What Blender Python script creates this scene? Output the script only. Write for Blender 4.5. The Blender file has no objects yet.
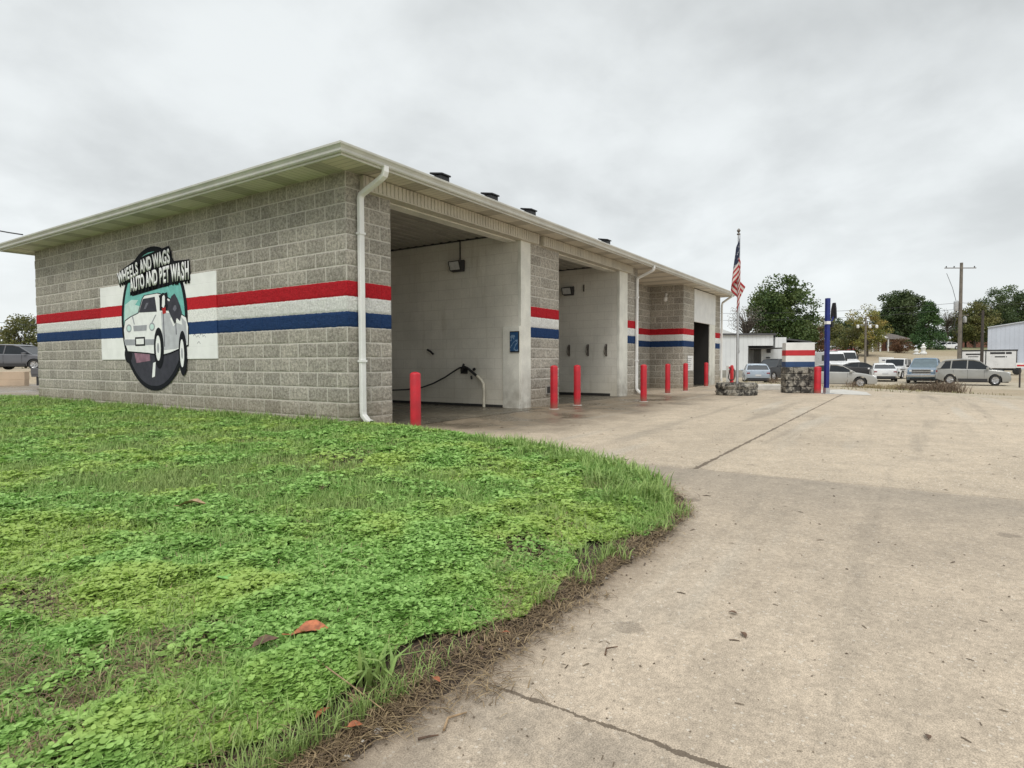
import bpy, bmesh, math, random
import numpy as np
from mathutils import Vector, Matrix
R = math.radians
rnd = random.Random(11)
nr = np.random.default_rng(5)
scene = bpy.context.scene
COL = scene.collection

# ------------------------------------------------------------------ camera
CAM = Vector((-5.463, -6.199, 0.899))
YAW, PITCH, ROLL, FPX = 0.5828025, -0.0369566, -0.0035914, 602.77
fw = Vector((math.cos(YAW)*math.cos(PITCH), math.sin(YAW)*math.cos(PITCH), math.sin(PITCH)))
r0 = Vector((math.sin(YAW), -math.cos(YAW), 0)); u0 = r0.cross(fw)
rt = math.cos(ROLL)*r0 + math.sin(ROLL)*u0; up = rt.cross(fw)
cd = bpy.data.cameras.new('camera'); cam = bpy.data.objects.new('camera', cd); COL.objects.link(cam)
M = Matrix((rt, up, -fw)).transposed().to_4x4(); M.translation = CAM
cam.matrix_world = M
cd.sensor_width = 36; cd.lens = FPX/1024*36; cd.clip_start = .05; cd.clip_end = 3000
scene.camera = cam

# ------------------------------------------------------------------ helpers
def tag(o, label=None, cat=None, group=None, kind=None):
    if label: o['label'] = label
    if cat: o['category'] = cat
    if group: o['group'] = group
    if kind: o['kind'] = kind
    return o
def thing(name, label, cat, loc=(0,0,0), rz=0, group=None):
    o = bpy.data.objects.new(name, None); COL.objects.link(o)
    o.empty_display_size = .1
    o.location = loc; o.rotation_euler = (0,0,rz)
    return tag(o, label, cat, group)
def copy_tree(o, parent=None):
    c = o.copy(); COL.objects.link(c); c.parent = parent
    for ch in list(o.children): copy_tree(ch, c)
    return c
class MB:
    def __init__(s): s.v=[]; s.f=[]
    def add(s, vs, fs):
        n=len(s.v); s.v += [tuple(v) for v in vs]; s.f += [tuple(i+n for i in f) for f in fs]; return s
    def box(s, x0,x1,y0,y1,z0,z1):
        return s.add([(x0,y0,z0),(x1,y0,z0),(x1,y1,z0),(x0,y1,z0),(x0,y0,z1),(x1,y0,z1),(x1,y1,z1),(x0,y1,z1)],
            [(0,3,2,1),(4,5,6,7),(0,1,5,4),(1,2,6,5),(2,3,7,6),(3,0,4,7)])
    def prism(s, poly, a, b, ax=1):
        # poly in the two other axes, extruded from a to b along axis ax
        def P(p,t):
            l=[p[0],p[1]]; l.insert(ax,t); return tuple(l)
        n=len(poly)
        return s.add([P(p,a) for p in poly]+[P(p,b) for p in poly],
            [tuple(range(n)), tuple(range(2*n-1,n-1,-1))]+[(i,i+n,(i+1)%n+n,(i+1)%n) for i in range(n)])
    def tube(s, pts, r, n=10, caps=True):
        pts=[Vector(p) for p in pts]; rs = r if isinstance(r,(list,tuple)) else [r]*len(pts)
        base=len(s.v); prev=None
        for i,p in enumerate(pts):
            d=(pts[min(i+1,len(pts)-1)]-pts[max(i-1,0)]).normalized()
            if prev is None:
                a=Vector((0,0,1)) if abs(d.z)<.9 else Vector((1,0,0)); x=d.cross(a).normalized()
            else: x=(prev-d*prev.dot(d)).normalized()
            prev=x; y=d.cross(x)
            for k in range(n):
                t=2*math.pi*k/n; s.v.append(tuple(p+(x*math.cos(t)+y*math.sin(t))*rs[i]))
        for i in range(len(pts)-1):
            for k in range(n):
                a=base+i*n+k; b=base+i*n+(k+1)%n; s.f.append((a,b,b+n,a+n))
        if caps:
            s.f.append(tuple(base+k for k in range(n-1,-1,-1)))
            e=base+(len(pts)-1)*n; s.f.append(tuple(e+k for k in range(n)))
        return s
    def lathe(s, prof, c=(0,0,0), n=20, ax=2):
        base=len(s.v)
        for r_,z in prof:
            for k in range(n):
                t=2*math.pi*k/n; q=[r_*math.cos(t), r_*math.sin(t)]; q.insert(ax,z)
                s.v.append((q[0]+c[0],q[1]+c[1],q[2]+c[2]))
        for i in range(len(prof)-1):
            for k in range(n):
                a=base+i*n+k; b=base+i*n+(k+1)%n; s.f.append((a,b,b+n,a+n))
        return s
    def build(s, name, mat, parent=None, smooth=False, bevel=0, loc=(0,0,0), segs=2, rot=None):
        me=bpy.data.meshes.new(name); me.from_pydata(s.v,[],s.f); 
        bm=bmesh.new(); bm.from_mesh(me); bmesh.ops.recalc_face_normals(bm, faces=bm.faces); bm.to_mesh(me); bm.free()
        me.materials.append(mat)
        if smooth: me.polygons.foreach_set('use_smooth',[True]*len(me.polygons))
        o=bpy.data.objects.new(name,me); COL.objects.link(o); o.location=loc
        if rot: o.rotation_euler=rot
        if parent: o.parent=parent
        if bevel:
            m=o.modifiers.new('b','BEVEL'); m.width=bevel; m.segments=segs; m.limit_method='ANGLE'; m.angle_limit=R(35)
        if smooth:
            try: me.set_sharp_from_angle(angle=R(38))
            except Exception: pass
        return o
def np_mesh(name, V, k, mat, parent=None, attrs=None, faces=None, smooth=False):
    """V: (n,3). faces either implicit runs of k vertices or an (m,k) index array"""
    me=bpy.data.meshes.new(name); V=np.asarray(V,dtype=np.float32)
    if faces is None: faces=np.arange(len(V)).reshape(-1,k)
    m=len(faces)
    me.vertices.add(len(V)); me.vertices.foreach_set('co',V.ravel())
    me.loops.add(m*k); me.loops.foreach_set('vertex_index',np.asarray(faces,dtype=np.int32).ravel())
    me.polygons.add(m); me.polygons.foreach_set('loop_start',np.arange(0,m*k,k,dtype=np.int32))
    try: me.polygons.foreach_set('loop_total',np.full(m,k,dtype=np.int32))
    except Exception: pass
    me.update(calc_edges=True)
    if smooth: me.polygons.foreach_set('use_smooth',np.ones(m,dtype=bool))
    if attrs:
        for n,a in attrs.items():
            at=me.attributes.new(n,'FLOAT','POINT'); at.data.foreach_set('value',np.asarray(a,dtype=np.float32).ravel())
    me.materials.append(mat)
    o=bpy.data.objects.new(name,me); COL.objects.link(o)
    if parent: o.parent=parent
    return o

# value noise
def _h(ix,iy,s):
    a=(ix.astype(np.int64)*374761393+iy.astype(np.int64)*668265263+s*1442695041)&0xffffffff
    a=((a^(a>>13))*1274126177)&0xffffffff
    return ((a^(a>>16))&0xffff)/65535.0
def vnoise(x,y,s=0):
    x=np.asarray(x,float);y=np.asarray(y,float)
    ix=np.floor(x);iy=np.floor(y);fx=x-ix;fy=y-iy
    fx=fx*fx*(3-2*fx);fy=fy*fy*(3-2*fy)
    ix=ix.astype(np.int64);iy=iy.astype(np.int64)
    return (_h(ix,iy,s)*(1-fx)+_h(ix+1,iy,s)*fx)*(1-fy)+(_h(ix,iy+1,s)*(1-fx)+_h(ix+1,iy+1,s)*fx)*fy
def fbm(x,y,s=0,o=3):
    t=0;a=.5
    for i in range(o): t=t+a*vnoise(x*2**i,y*2**i,s+i); a*=.5
    return t/(1-.5**o)
def sst(x,a,b):
    t=np.clip((np.asarray(x,float)-a)/(b-a),0,1); return t*t*(3-2*t)

# ------------------------------------------------------------------ materials
class NT:
    def __init__(s,name):
        s.m=bpy.data.materials.new(name); s.m.use_nodes=True; s.t=s.m.node_tree; s.t.nodes.clear()
        s.out=s.n('ShaderNodeOutputMaterial'); s.p=s.n('ShaderNodeBsdfPrincipled'); s.l(s.p.outputs[0],s.out.inputs[0])
        s.tc=s.n('ShaderNodeTexCoord'); s.co=s.tc.outputs['Object']
    def n(s,t): return s.t.nodes.new(t)
    def l(s,a,b): s.t.links.new(a,b)
    def noise(s,scale,detail=4,rough=.55,co=None,out='Fac'):
        n=s.n('ShaderNodeTexNoise'); n.inputs['Scale'].default_value=scale; n.inputs['Detail'].default_value=detail
        n.inputs['Roughness'].default_value=rough; s.l(co or s.co,n.inputs['Vector']); return n.outputs[out]
    def val(s,x,sock):
        if isinstance(x,(int,float)): sock.default_value=x
        else: s.l(x,sock)
    def math(s,op,a,b=0,c=None,clamp=False):
        n=s.n('ShaderNodeMath'); n.operation=op; n.use_clamp=clamp; s.val(a,n.inputs[0]); s.val(b,n.inputs[1])
        if c is not None: s.val(c,n.inputs[2])
        return n.outputs[0]
    def ramp(s,x,a,b,lo=0.,hi=1.):
        n=s.n('ShaderNodeMapRange'); n.interpolation_type='SMOOTHSTEP'; s.val(x,n.inputs[0])
        n.inputs[1].default_value=a; n.inputs[2].default_value=b; n.inputs[3].default_value=lo; n.inputs[4].default_value=hi
        return n.outputs[0]
    def mix(s,f,a,b,mode='MIX'):
        n=s.n('ShaderNodeMix'); n.data_type='RGBA'; n.blend_type=mode; s.val(f,n.inputs[0])
        for x,i in ((a,6),(b,7)):
            if isinstance(x,(tuple,list)): n.inputs[i].default_value=(*x[:3],1)
            else: s.l(x,n.inputs[i])
        return n.outputs[2]
    def scale(s,c,f):   # colour times scalar
        n=s.n('ShaderNodeVectorMath'); n.operation='SCALE'
        if isinstance(c,(tuple,list)): n.inputs[0].default_value=c[:3]
        else: s.l(c,n.inputs[0])
        s.val(f,n.inputs[3]); return n.outputs[0]
    def xyz(s,co=None):
        n=s.n('ShaderNodeSeparateXYZ'); s.l(co or s.co,n.inputs[0]); return n.outputs
    def attr(s,name):
        n=s.n('ShaderNodeAttribute'); n.attribute_name=name; return n.outputs['Fac']
    def bump(s,h,strength=.3,dist=.01):
        n=s.n('ShaderNodeBump'); n.inputs['Strength'].default_value=strength; n.inputs['Distance'].default_value=dist
        s.l(h,n.inputs['Height']); s.l(n.outputs[0],s.p.inputs['Normal'])
    def color(s,c):
        if isinstance(c,(tuple,list)): s.p.inputs['Base Color'].default_value=(*c[:3],1)
        else: s.l(c,s.p.inputs['Base Color'])
    def rough(s,r): s.val(r,s.p.inputs['Roughness'])
def pm(name,col,rough=.6,var=.18,scale=6,bump=.15,metal=0,fine=60,coat=0,spec=None,dirt=None):
    t=NT(name)
    a=t.noise(scale,5); b=t.noise(fine,3)
    f=t.math('ADD',t.ramp(a,.3,.7,1-var,1+var*.6),t.ramp(b,.3,.7,-var*.35,var*.35))
    c=t.scale(col,f)
    if dirt:
        z=t.xyz()[2]; d=t.math('MULTIPLY',t.ramp(z,dirt[1],dirt[0],1,0) if False else t.ramp(z,dirt[0],dirt[1],1,0),t.ramp(t.noise(4,5),.35,.65,.3,1))
        c=t.mix(t.math('MULTIPLY',d,dirt[2]),c,(.16,.13,.09))
    t.color(c); t.rough(t.ramp(a,.3,.7,max(0,rough-.06),min(1,rough+.08)))
    t.p.inputs['Metallic'].default_value=metal
    if coat: t.p.inputs['Coat Weight'].default_value=coat; t.p.inputs['Coat Roughness'].default_value=.08
    if spec is not None: t.p.inputs['Specular IOR Level'].default_value=spec
    if bump: t.bump(b,bump,.004)
    return t.m

STRIPE=1.98; BH=.2032
def stripe_nodes(t, base, z, n):
    zz=t.math('ADD',z,t.math('MULTIPLY',t.math('SUBTRACT',n,.5),.022))
    red=(.50,.018,.028); wh=(.80,.80,.77); bl=(.020,.052,.145)
    def step(v): return t.ramp(zz,v-.002,v+.002)
    wear=t.ramp(t.noise(34,4,.7),.66,.78,0,.45)
    c=t.mix(step(STRIPE-3*BH),bl,bl)
    c=t.mix(step(STRIPE-2*BH),c,wh)
    c=t.mix(step(STRIPE-1*BH),c,red)
    c=t.scale(c,t.ramp(t.noise(38,5,.75),.34,.66,.80,1.12))
    c=t.mix(t.math('MULTIPLY',wear,.25),c,t.scale((.36,.33,.29),1.0))
    c=t.mix(step(STRIPE),c,base)
    c=t.mix(step(STRIPE-3*BH),base,c)
    return c
def split_face_mat(name,striped=True,tint=(.475,.44,.38),mortar=(.68,.65,.585),white=None,wet=1):
    t=NT(name); m=t.attr('mortar'); b=t.attr('blk')
    z=t.xyz()[2]
    n1=t.noise(26,6,.7); n2=t.noise(1.3,4); n3=t.noise(150,3,.6); 
    f=t.math('MULTIPLY',t.ramp(n1,.32,.68,.60,1.22),t.ramp(n3,.3,.7,.76,1.2))
    f=t.math('MULTIPLY',f,t.ramp(b,0,1,.89,1.10)); f=t.math('MULTIPLY',f,t.ramp(n2,.3,.7,.90,1.08))
    c=t.scale(tint,f)
    c=t.mix(t.ramp(t.noise(60,2),.64,.74,0,.55),c,(.14,.12,.10))
    c=t.mix(t.ramp(t.noise(70,2,.5,None),.30,.24,0,.4),c,(.55,.52,.46))
    c=t.mix(m,c,mortar)
    # soil splash at the foot of the wall
    foot=t.math('MULTIPLY',t.ramp(t.math('ADD',z,t.math('MULTIPLY',n2,.3)),.18,.75,1,0),.42)
    c=t.mix(foot,c,(.30,.235,.155))
    if striped: c=stripe_nodes(t,c,z,t.noise(14,3))
    t.color(c); t.rough(.92); t.p.inputs['Specular IOR Level'].default_value=.2
    t.bump(t.math('ADD',t.noise(55,6,.75),t.math('MULTIPLY',t.noise(18,3),.8)),1.0,.026)
    return t.m
M_split=split_face_mat('split_face_block')
M_stone=split_face_mat('weathered_block',False,(.20,.185,.16),(.34,.32,.28))
def weather(m):
    pass
def concrete_mat(name,base=(.49,.405,.305),panels=True,wet=0):
    t=NT(name); X,Y,Z=t.xyz()
    big=t.noise(.35,5,.6); med=t.noise(2.2,6,.65); fine=t.noise(45,5,.7); sp=t.noise(260,2,.5)
    f=t.math('MULTIPLY',t.ramp(big,.3,.7,.88,1.10),t.ramp(med,.3,.7,.90,1.08))
    f=t.math('MULTIPLY',f,t.ramp(fine,.3,.7,.80,1.14)); f=t.math('MULTIPLY',f,t.ramp(sp,.3,.7,.72,1.22))
    f=t.math('MULTIPLY',f,t.ramp(t.noise(9,5,.75),.35,.65,.90,1.07))
    c=t.scale(base,f)
    c=t.mix(t.ramp(t.noise(.7,6,.7),.52,.68,0,.42),c,t.scale((.30,.25,.19),f))
    c=t.mix(t.ramp(t.noise(28,5,.8),.66,.76,0,.6),c,(.15,.115,.085))
    # exposed aggregate specks
    v=t.n('ShaderNodeTexVoronoi'); v.inputs['Scale'].default_value=75; t.l(t.co,v.inputs['Vector'])
    vs=t.n('ShaderNodeSeparateColor'); t.l(v.outputs['Color'],vs.inputs[0])
    pick=t.math('GREATER_THAN',vs.outputs[0],.86); dot=t.math('LESS_THAN',v.outputs['Distance'],.33)
    c=t.mix(t.math('MULTIPLY',t.math('MULTIPLY',pick,dot),.8),c,(.74,.69,.60))
    pick2=t.math('GREATER_THAN',vs.outputs[1],.90)
    c=t.mix(t.math('MULTIPLY',t.math('MULTIPLY',pick2,dot),.75),c,(.13,.105,.08))
    if panels:
        # the slab nearer the street is greyer and dirtier than the wash apron
        wob=t.math('MULTIPLY',t.math('SUBTRACT',t.noise(.9,4),.5),.5)
        near=t.ramp(t.math('ADD',X,t.math('MULTIPLY',wob,.12)),-.50,-.44,1,0)
        c=t.mix(t.math('MULTIPLY',near,.55),c,t.scale((.43,.355,.275),f))
        band=t.math('MULTIPLY',near,t.ramp(t.math('ADD',X,wob),-1.9,-.45,0,1))
        c=t.mix(t.math('MULTIPLY',band,.48),c,t.scale((.27,.235,.19),f))
        # apron discoloured by wash water running out of the bays
        sy=t.math('ADD',Y,t.math('MULTIPLY',t.math('SUBTRACT',t.noise(.8,5,.6),.5),2.4))
        st=t.math('MULTIPLY',t.ramp(sy,-2.9,-1.3,0,1),t.ramp(X,.0,1.3,0,1)); st=t.math('MULTIPLY',st,t.ramp(X,9,12,1,0))
        c=t.mix(t.math('MULTIPLY',st,.80),c,t.scale((.175,.135,.09),f))
        wet2=t.math('MULTIPLY',st,t.ramp(t.noise(1.1,5,.6),.46,.58,0,1)); c=t.mix(t.math('MULTIPLY',wet2,.55),c,(.075,.058,.04))
        # long tyre marks
        cm=t.n('ShaderNodeMapping'); cm.inputs['Scale'].default_value=(.18,2.6,1); cm.inputs['Rotation'].default_value=(0,0,R(8)); t.l(t.co,cm.inputs[0])
        tm=t.noise(1.,4,.5,cm.outputs[0])
        c=t.mix(t.ramp(tm,.53,.68,0,.42),c,t.scale((.25,.215,.17),f))
        cm2=t.n('ShaderNodeMapping'); cm2.inputs['Scale'].default_value=(.12,1.3,1); cm2.inputs['Rotation'].default_value=(0,0,R(-28)); t.l(t.co,cm2.inputs[0])
        c=t.mix(t.ramp(t.noise(1.3,4,.5,cm2.outputs[0]),.55,.68,0,.40),c,t.scale((.52,.475,.40),f))
        vd=t.n('ShaderNodeTexVoronoi'); vd.inputs['Scale'].default_value=1.3; t.l(t.co,vd.inputs['Vector'])
        dr=t.math('ADD',vd.outputs['Distance'],t.math('MULTIPLY',t.math('SUBTRACT',fine,.5),.10))
        c=t.mix(t.ramp(dr,.045,.085,.45,0),c,t.scale((.16,.13,.10),f))
        slab=t.ramp(X,-4.13,-4.11,1,0); blot=t.ramp(t.noise(3.2,6,.7),.44,.60,0,.55)
        c=t.mix(t.math('MULTIPLY',slab,blot),c,t.scale((.29,.245,.195),f))
        # joints, slightly ragged
        w1=t.math('MULTIPLY',t.math('SUBTRACT',t.noise(7,6,.8),.5),.055)
        def joint(coord,pos,wd,lo,hi,other):
            d=t.math('ABSOLUTE',t.math('ADD',t.math('SUBTRACT',coord,pos),w1))
            wv=t.math('MULTIPLY',t.ramp(t.noise(6,5,.8),.35,.65,.35,1.15),wd); k=t.math('LESS_THAN',d,wv)
            k=t.math('MULTIPLY',k,t.math('GREATER_THAN',other,lo)); return t.math('MULTIPLY',k,t.math('LESS_THAN',other,hi))
        j=joint(X,-4.12,.009,-60,-5.0,Y)
        j=t.math('MAXIMUM',j,joint(Y,-4.72,.022,-.45,40,X))
        j=t.math('MAXIMUM',j,t.math('MULTIPLY',joint(X,-.45,.010,-60,-3,Y),.55))
        j=t.math('MAXIMUM',j,t.math('MULTIPLY',joint(X,5.2,.010,-60,-.1,Y),.5))
        j=t.math('MAXIMUM',j,t.math('MULTIPLY',joint(X,9.8,.010,-60,-.1,Y),.5))
        j=t.math('MAXIMUM',j,t.math('MULTIPLY',joint(Y,-9.2,.012,-.45,40,X),.5))
        c=t.mix(t.math('MULTIPLY',j,.8),c,(.085,.062,.042))
        # dirt beside the lawn edge
        e=t.math('MULTIPLY',t.ramp(t.math('ADD',Y,t.math('MULTIPLY',med,.25)),-5.25,-5.0,0,1),t.ramp(X,-2.6,-2.0,1,0))
        c=t.mix(t.math('MULTIPLY',e,.6),c,(.17,.125,.085))
        hgt=t.math('SUBTRACT',t.math('ADD',t.math('MULTIPLY',fine,.6),sp),t.math('MULTIPLY',j,2.5))
        ro=t.math('SUBTRACT',t.ramp(med,.3,.7,.78,.93),t.math('ADD',t.math('MULTIPLY',st,.25),t.math('MULTIPLY',wet2,.38)))
    else:
        hgt=t.math('ADD',t.math('MULTIPLY',fine,.6),sp); ro=t.ramp(med,.3,.7,.78,.93)
    if wet:
        w=t.ramp(t.noise(.9,4,.6),.36,.62,0,1)
        c=t.mix(t.math('MULTIPLY',w,.6),c,t.scale(c,.5)); ro=t.math('SUBTRACT',.62,t.math('MULTIPLY',w,.42))
    t.color(c); t.rough(ro); t.p.inputs['Specular IOR Level'].default_value=.35
    t.bump(hgt,.35 if not wet else .12,.006)
    return t.m
M_conc=concrete_mat('lot_concrete')
M_bayfloor=concrete_mat('bay_floor',(.14,.118,.085),False,1)
M_curb=pm('pale_concrete',(.52,.50,.46),.85,.15,5,.3)
M_metal_w=pm('white_trim_metal',(.66,.655,.60),.45,.10,3,.05)
M_gutter=pm('gutter_metal',(.60,.60,.555),.38,.12,2.5,.04)
M_spout=pm('white_downspout',(.80,.80,.78),.4,.08,3,.04,dirt=(0,.35,.35))
M_jamb=pm('painted_jamb_block',(.72,.71,.64),.7,.12,3,.3,dirt=(.1,.9,.55))
def painted_wall(name,col):
    t=NT(name); X,Y,Z=t.xyz()
    # painted block courses: shallow joints
    def line(c,per,off,w):
        m=t.math('ABSOLUTE',t.math('SUBTRACT',t.math('FRACT',t.math('DIVIDE',t.math('ADD',c,off),per)),.5)); return t.ramp(m,.5-w/per,.5,0,1)
    row=line(Z,BH,20*BH-STRIPE+.1*0,.008)
    odd=t.math('MULTIPLY',t.math('ROUND',t.math('FRACT',t.math('MULTIPLY',t.math('FLOOR',t.math('DIVIDE',t.math('ADD',Z,20*BH-STRIPE),BH)),.5))),BH)
    col_=line(t.math('ADD',t.math('ADD',X,Y),odd),2*BH,50*BH,.008)
    j=t.math('MAXIMUM',row,col_)
    a=t.noise(1.2,5,.6); b=t.noise(40,4)
    f=t.math('MULTIPLY',t.ramp(a,.3,.7,.88,1.06),t.ramp(b,.3,.7,.96,1.03))
    c=t.scale(col,f)
    cm=t.n('ShaderNodeMapping'); cm.inputs['Scale'].default_value=(3,3,.35); t.l(t.co,cm.inputs[0])
    c=t.mix(t.ramp(t.noise(1.5,5,.6,cm.outputs[0]),.55,.75,0,.28),c,(.33,.28,.19))
    c=t.mix(t.math('MULTIPLY',t.ramp(t.math('ADD',Z,t.math('MULTIPLY',a,.8)),.3,1.3,1,0),.35),c,(.44,.38,.26))
    c=t.mix(t.math('MULTIPLY',j,.30),c,(.30,.27,.22))
    t.color(c); t.rough(.55); t.bump(t.math('SUBTRACT',t.math('MULTIPLY',b,.3),j),.35,.006)
    return t.m
M_bay=painted_wall('bay_wall_paint',(.75,.725,.65))
def soffit_mat(name,col,axis,per=.1016,amp=1):
    t=NT(name); c0=t.xyz()[axis]
    fr=t.math('FRACT',t.math('DIVIDE',t.math('ADD',c0,50*per),per))
    g=t.ramp(t.math('ABSOLUTE',t.math('SUBTRACT',fr,.5)),.40,.5,0,1)
    pan=t.math('FRACT',t.math('DIVIDE',t.math('ADD',c0,50*per*9),per*9))
    vent=t.math('MULTIPLY',t.math('LESS_THAN',pan,.333),1)
    lap=t.ramp(t.math('ABSOLUTE',t.math('SUBTRACT',pan,.333)),0,.03,1,0)
    f=t.ramp(t.noise(1.2,4),.3,.7,.9,1.06)
    c=t.scale(col,f)
    c=t.mix(t.math('MULTIPLY',vent,.42),c,(.20,.18,.14))
    c=t.mix(t.math('MULTIPLY',g,.55*amp),c,(.16,.14,.11))
    c=t.mix(t.math('MULTIPLY',lap,.5*amp),c,(.14,.12,.10))
    t.color(c); t.rough(.5); t.bump(t.math('MULTIPLY',g,-1),.5,.01)
    return t.m
M_soffX=soffit_mat('soffit_panels_front',(.68,.63,.53),0)
M_soffY=soffit_mat('soffit_panels_side',(.72,.68,.60),1)
M_ceil=pm('bay_ceiling_metal',(.33,.315,.28),.6,.15,2,.1)
M_shing=pm('dark_shingles',(.05,.048,.046),.95,.3,9,.6,fine=120)
M_black=pm('black_plastic',(.018,.018,.02),.5,.3,9,.1)
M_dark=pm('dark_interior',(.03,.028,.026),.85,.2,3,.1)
def bollard_mat():
    t=NT('bollard_red_paint'); z=t.xyz()[2]; a=t.noise(4,5,.6); b=t.noise(22,5,.75)
    c=t.scale((.52,.013,.026),t.ramp(a,.3,.7,.78,1.1))
    c=t.mix(t.ramp(b,.64,.70,0,.55),c,(.22,.02,.025)); c=t.mix(t.ramp(t.noise(31,4,.7),.70,.75,0,.7),c,(.50,.30,.26))
    d=t.math('MULTIPLY',t.ramp(t.math('ADD',z,t.math('MULTIPLY',b,.12)),.05,.24,1,0),.7); c=t.mix(d,c,(.20,.13,.09))
    t.color(c); t.rough(t.ramp(a,.3,.7,.38,.6)); t.bump(b,.25,.004); return t.m
M_bollard=bollard_mat()
M_redw=pm('worn_red_paint',(.55,.022,.03),.55,.25,10,.15)
M_rubber=pm('black_rubber',(.02,.02,.02),.6,.25,12,.2)
M_pvc=pm('grimy_pvc_pipe',(.62,.58,.47),.45,.18,9,.05)
M_brass=pm('worn_steel',(.22,.20,.18),.4,.3,12,.1,metal=.8)
M_lens=pm('floodlight_lens',(.55,.56,.55),.15,.15,10,.05)
M_blue=pm('blue_post_paint',(.010,.022,.17),.4,.18,5,.08)
M_soil=pm('damp_soil',(.06,.042,.028),.95,.4,14,.9,fine=90)
M_wood=pm('weathered_pole_wood',(.17,.15,.125),.9,.3,3,.5,fine=40)
M_dwood=pm('dark_pole_wood',(.06,.05,.045),.9,.3,3,.5,fine=40)
M_alu=pm('galvanised_pole',(.50,.51,.52),.35,.12,8,.05,metal=.6)
M_white=pm('white_paint',(.74,.74,.72),.5,.08,3,.05)
M_paper=pm('paper_sheet',(.78,.78,.76),.7,.05,9,.05)
M_ink=pm('grey_print',(.22,.22,.24),.7,.1,9,0)
M_redsign=pm('sign_red',(.50,.02,.03),.45,.1,6,.05)
M_navy=pm('sign_navy',(.018,.055,.15),.45,.12,6,.05)
M_redstripe=M_redsign

# ------------------------------------------------------------------ world + sun (overcast)
w=bpy.data.worlds.new('World'); scene.world=w; w.use_nodes=True
t=w.node_tree; t.nodes.clear()
def wn(k): return t.nodes.new(k)
SUN_EL, SUN_AZ = R(52), R(205)   # direction the light comes from, measured ccw from +X
sky=wn('ShaderNodeTexSky'); sky.sky_type='NISHITA'; sky.sun_disc=False; sky.sun_elevation=SUN_EL; sky.sun_rotation=R(90)-SUN_AZ
b1=wn('ShaderNodeBackground'); b1.inputs[1].default_value=.10; t.links.new(sky.outputs[0],b1.inputs[0])
tc=wn('ShaderNodeTexCoord'); sep=wn('ShaderNodeSeparateXYZ'); t.links.new(tc.outputs['Generated'],sep.inputs[0])
def wm(op,a,b,clamp=False):
    n=wn('ShaderNodeMath'); n.operation=op; n.use_clamp=clamp
    for x,i in ((a,0),(b,1)):
        if isinstance(x,(int,float)): n.inputs[i].default_value=x
        else: t.links.new(x,n.inputs[i])
    return n.outputs[0]
def wr(x,a,b,lo,hi):
    n=wn('ShaderNodeMapRange'); n.interpolation_type='SMOOTHSTEP'; t.links.new(x,n.inputs[0])
    for i,vv in ((1,a),(2,b),(3,lo),(4,hi)): n.inputs[i].default_value=vv
    return n.outputs[0]
zz=wm('ADD',wm('MAXIMUM',sep.outputs[2],0),.35)
cx=wm('DIVIDE',sep.outputs[0],zz); cy=wm('DIVIDE',sep.outputs[1],zz)
cmb=wn('ShaderNodeCombineXYZ'); t.links.new(cx,cmb.inputs[0]); t.links.new(cy,cmb.inputs[1])
def wnoise(sc,det,ro,dist=0):
    n=wn('ShaderNodeTexNoise'); n.inputs['Scale'].default_value=sc; n.inputs['Detail'].default_value=det; n.inputs['Roughness'].default_value=ro
    n.inputs['Distortion'].default_value=dist; t.links.new(cmb.outputs[0],n.inputs['Vector']); return n.outputs['Fac']
n1=wnoise(1.5,6,.5,.3); n2=wnoise(3.6,6,.55,.2)
cl=wm('ADD',wm('MULTIPLY',wr(n1,.34,.68,0,1),.7),wm('MULTIPLY',wr(n2,.35,.68,0,1),.3))
el=sep.outputs[2]
base=wr(el,.02,.36,.90,.82)
var=wr(el,.0,.25,.10,.28)
lum=wm('SUBTRACT',base,wm('MULTIPLY',cl,var))
lum=wm('MULTIPLY',lum,wr(el,.50,.85,1,1.75))
ccol=wn('ShaderNodeCombineXYZ')
t.links.new(wm('MULTIPLY',lum,.955),ccol.inputs[0]); t.links.new(wm('MULTIPLY',lum,.995),ccol.inputs[1]); t.links.new(lum,ccol.inputs[2])
b2=wn('ShaderNodeBackground'); t.links.new(ccol.outputs[0],b2.inputs[0]); b2.inputs[1].default_value=1.0
mx=wn('ShaderNodeMixShader'); mx.inputs[0].default_value=.94; t.links.new(b1.outputs[0],mx.inputs[1]); t.links.new(b2.outputs[0],mx.inputs[2])
wo=wn('ShaderNodeOutputWorld'); t.links.new(mx.outputs[0],wo.inputs[0])
sl=bpy.data.lights.new('sun','SUN'); sl.energy=1.5; sl.angle=R(22); sl.color=(1,.965,.91)
so=bpy.data.objects.new('sun',sl); COL.objects.link(so)
dirv=Vector((math.cos(SUN_AZ)*math.cos(SUN_EL),math.sin(SUN_AZ)*math.cos(SUN_EL),math.sin(SUN_EL)))
so.rotation_euler=dirv.to_track_quat('Z','Y').to_euler()
vs=scene.view_settings; vs.view_transform='Standard'; vs.look='None'; vs.gamma=1; vs.exposure=.2

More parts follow.
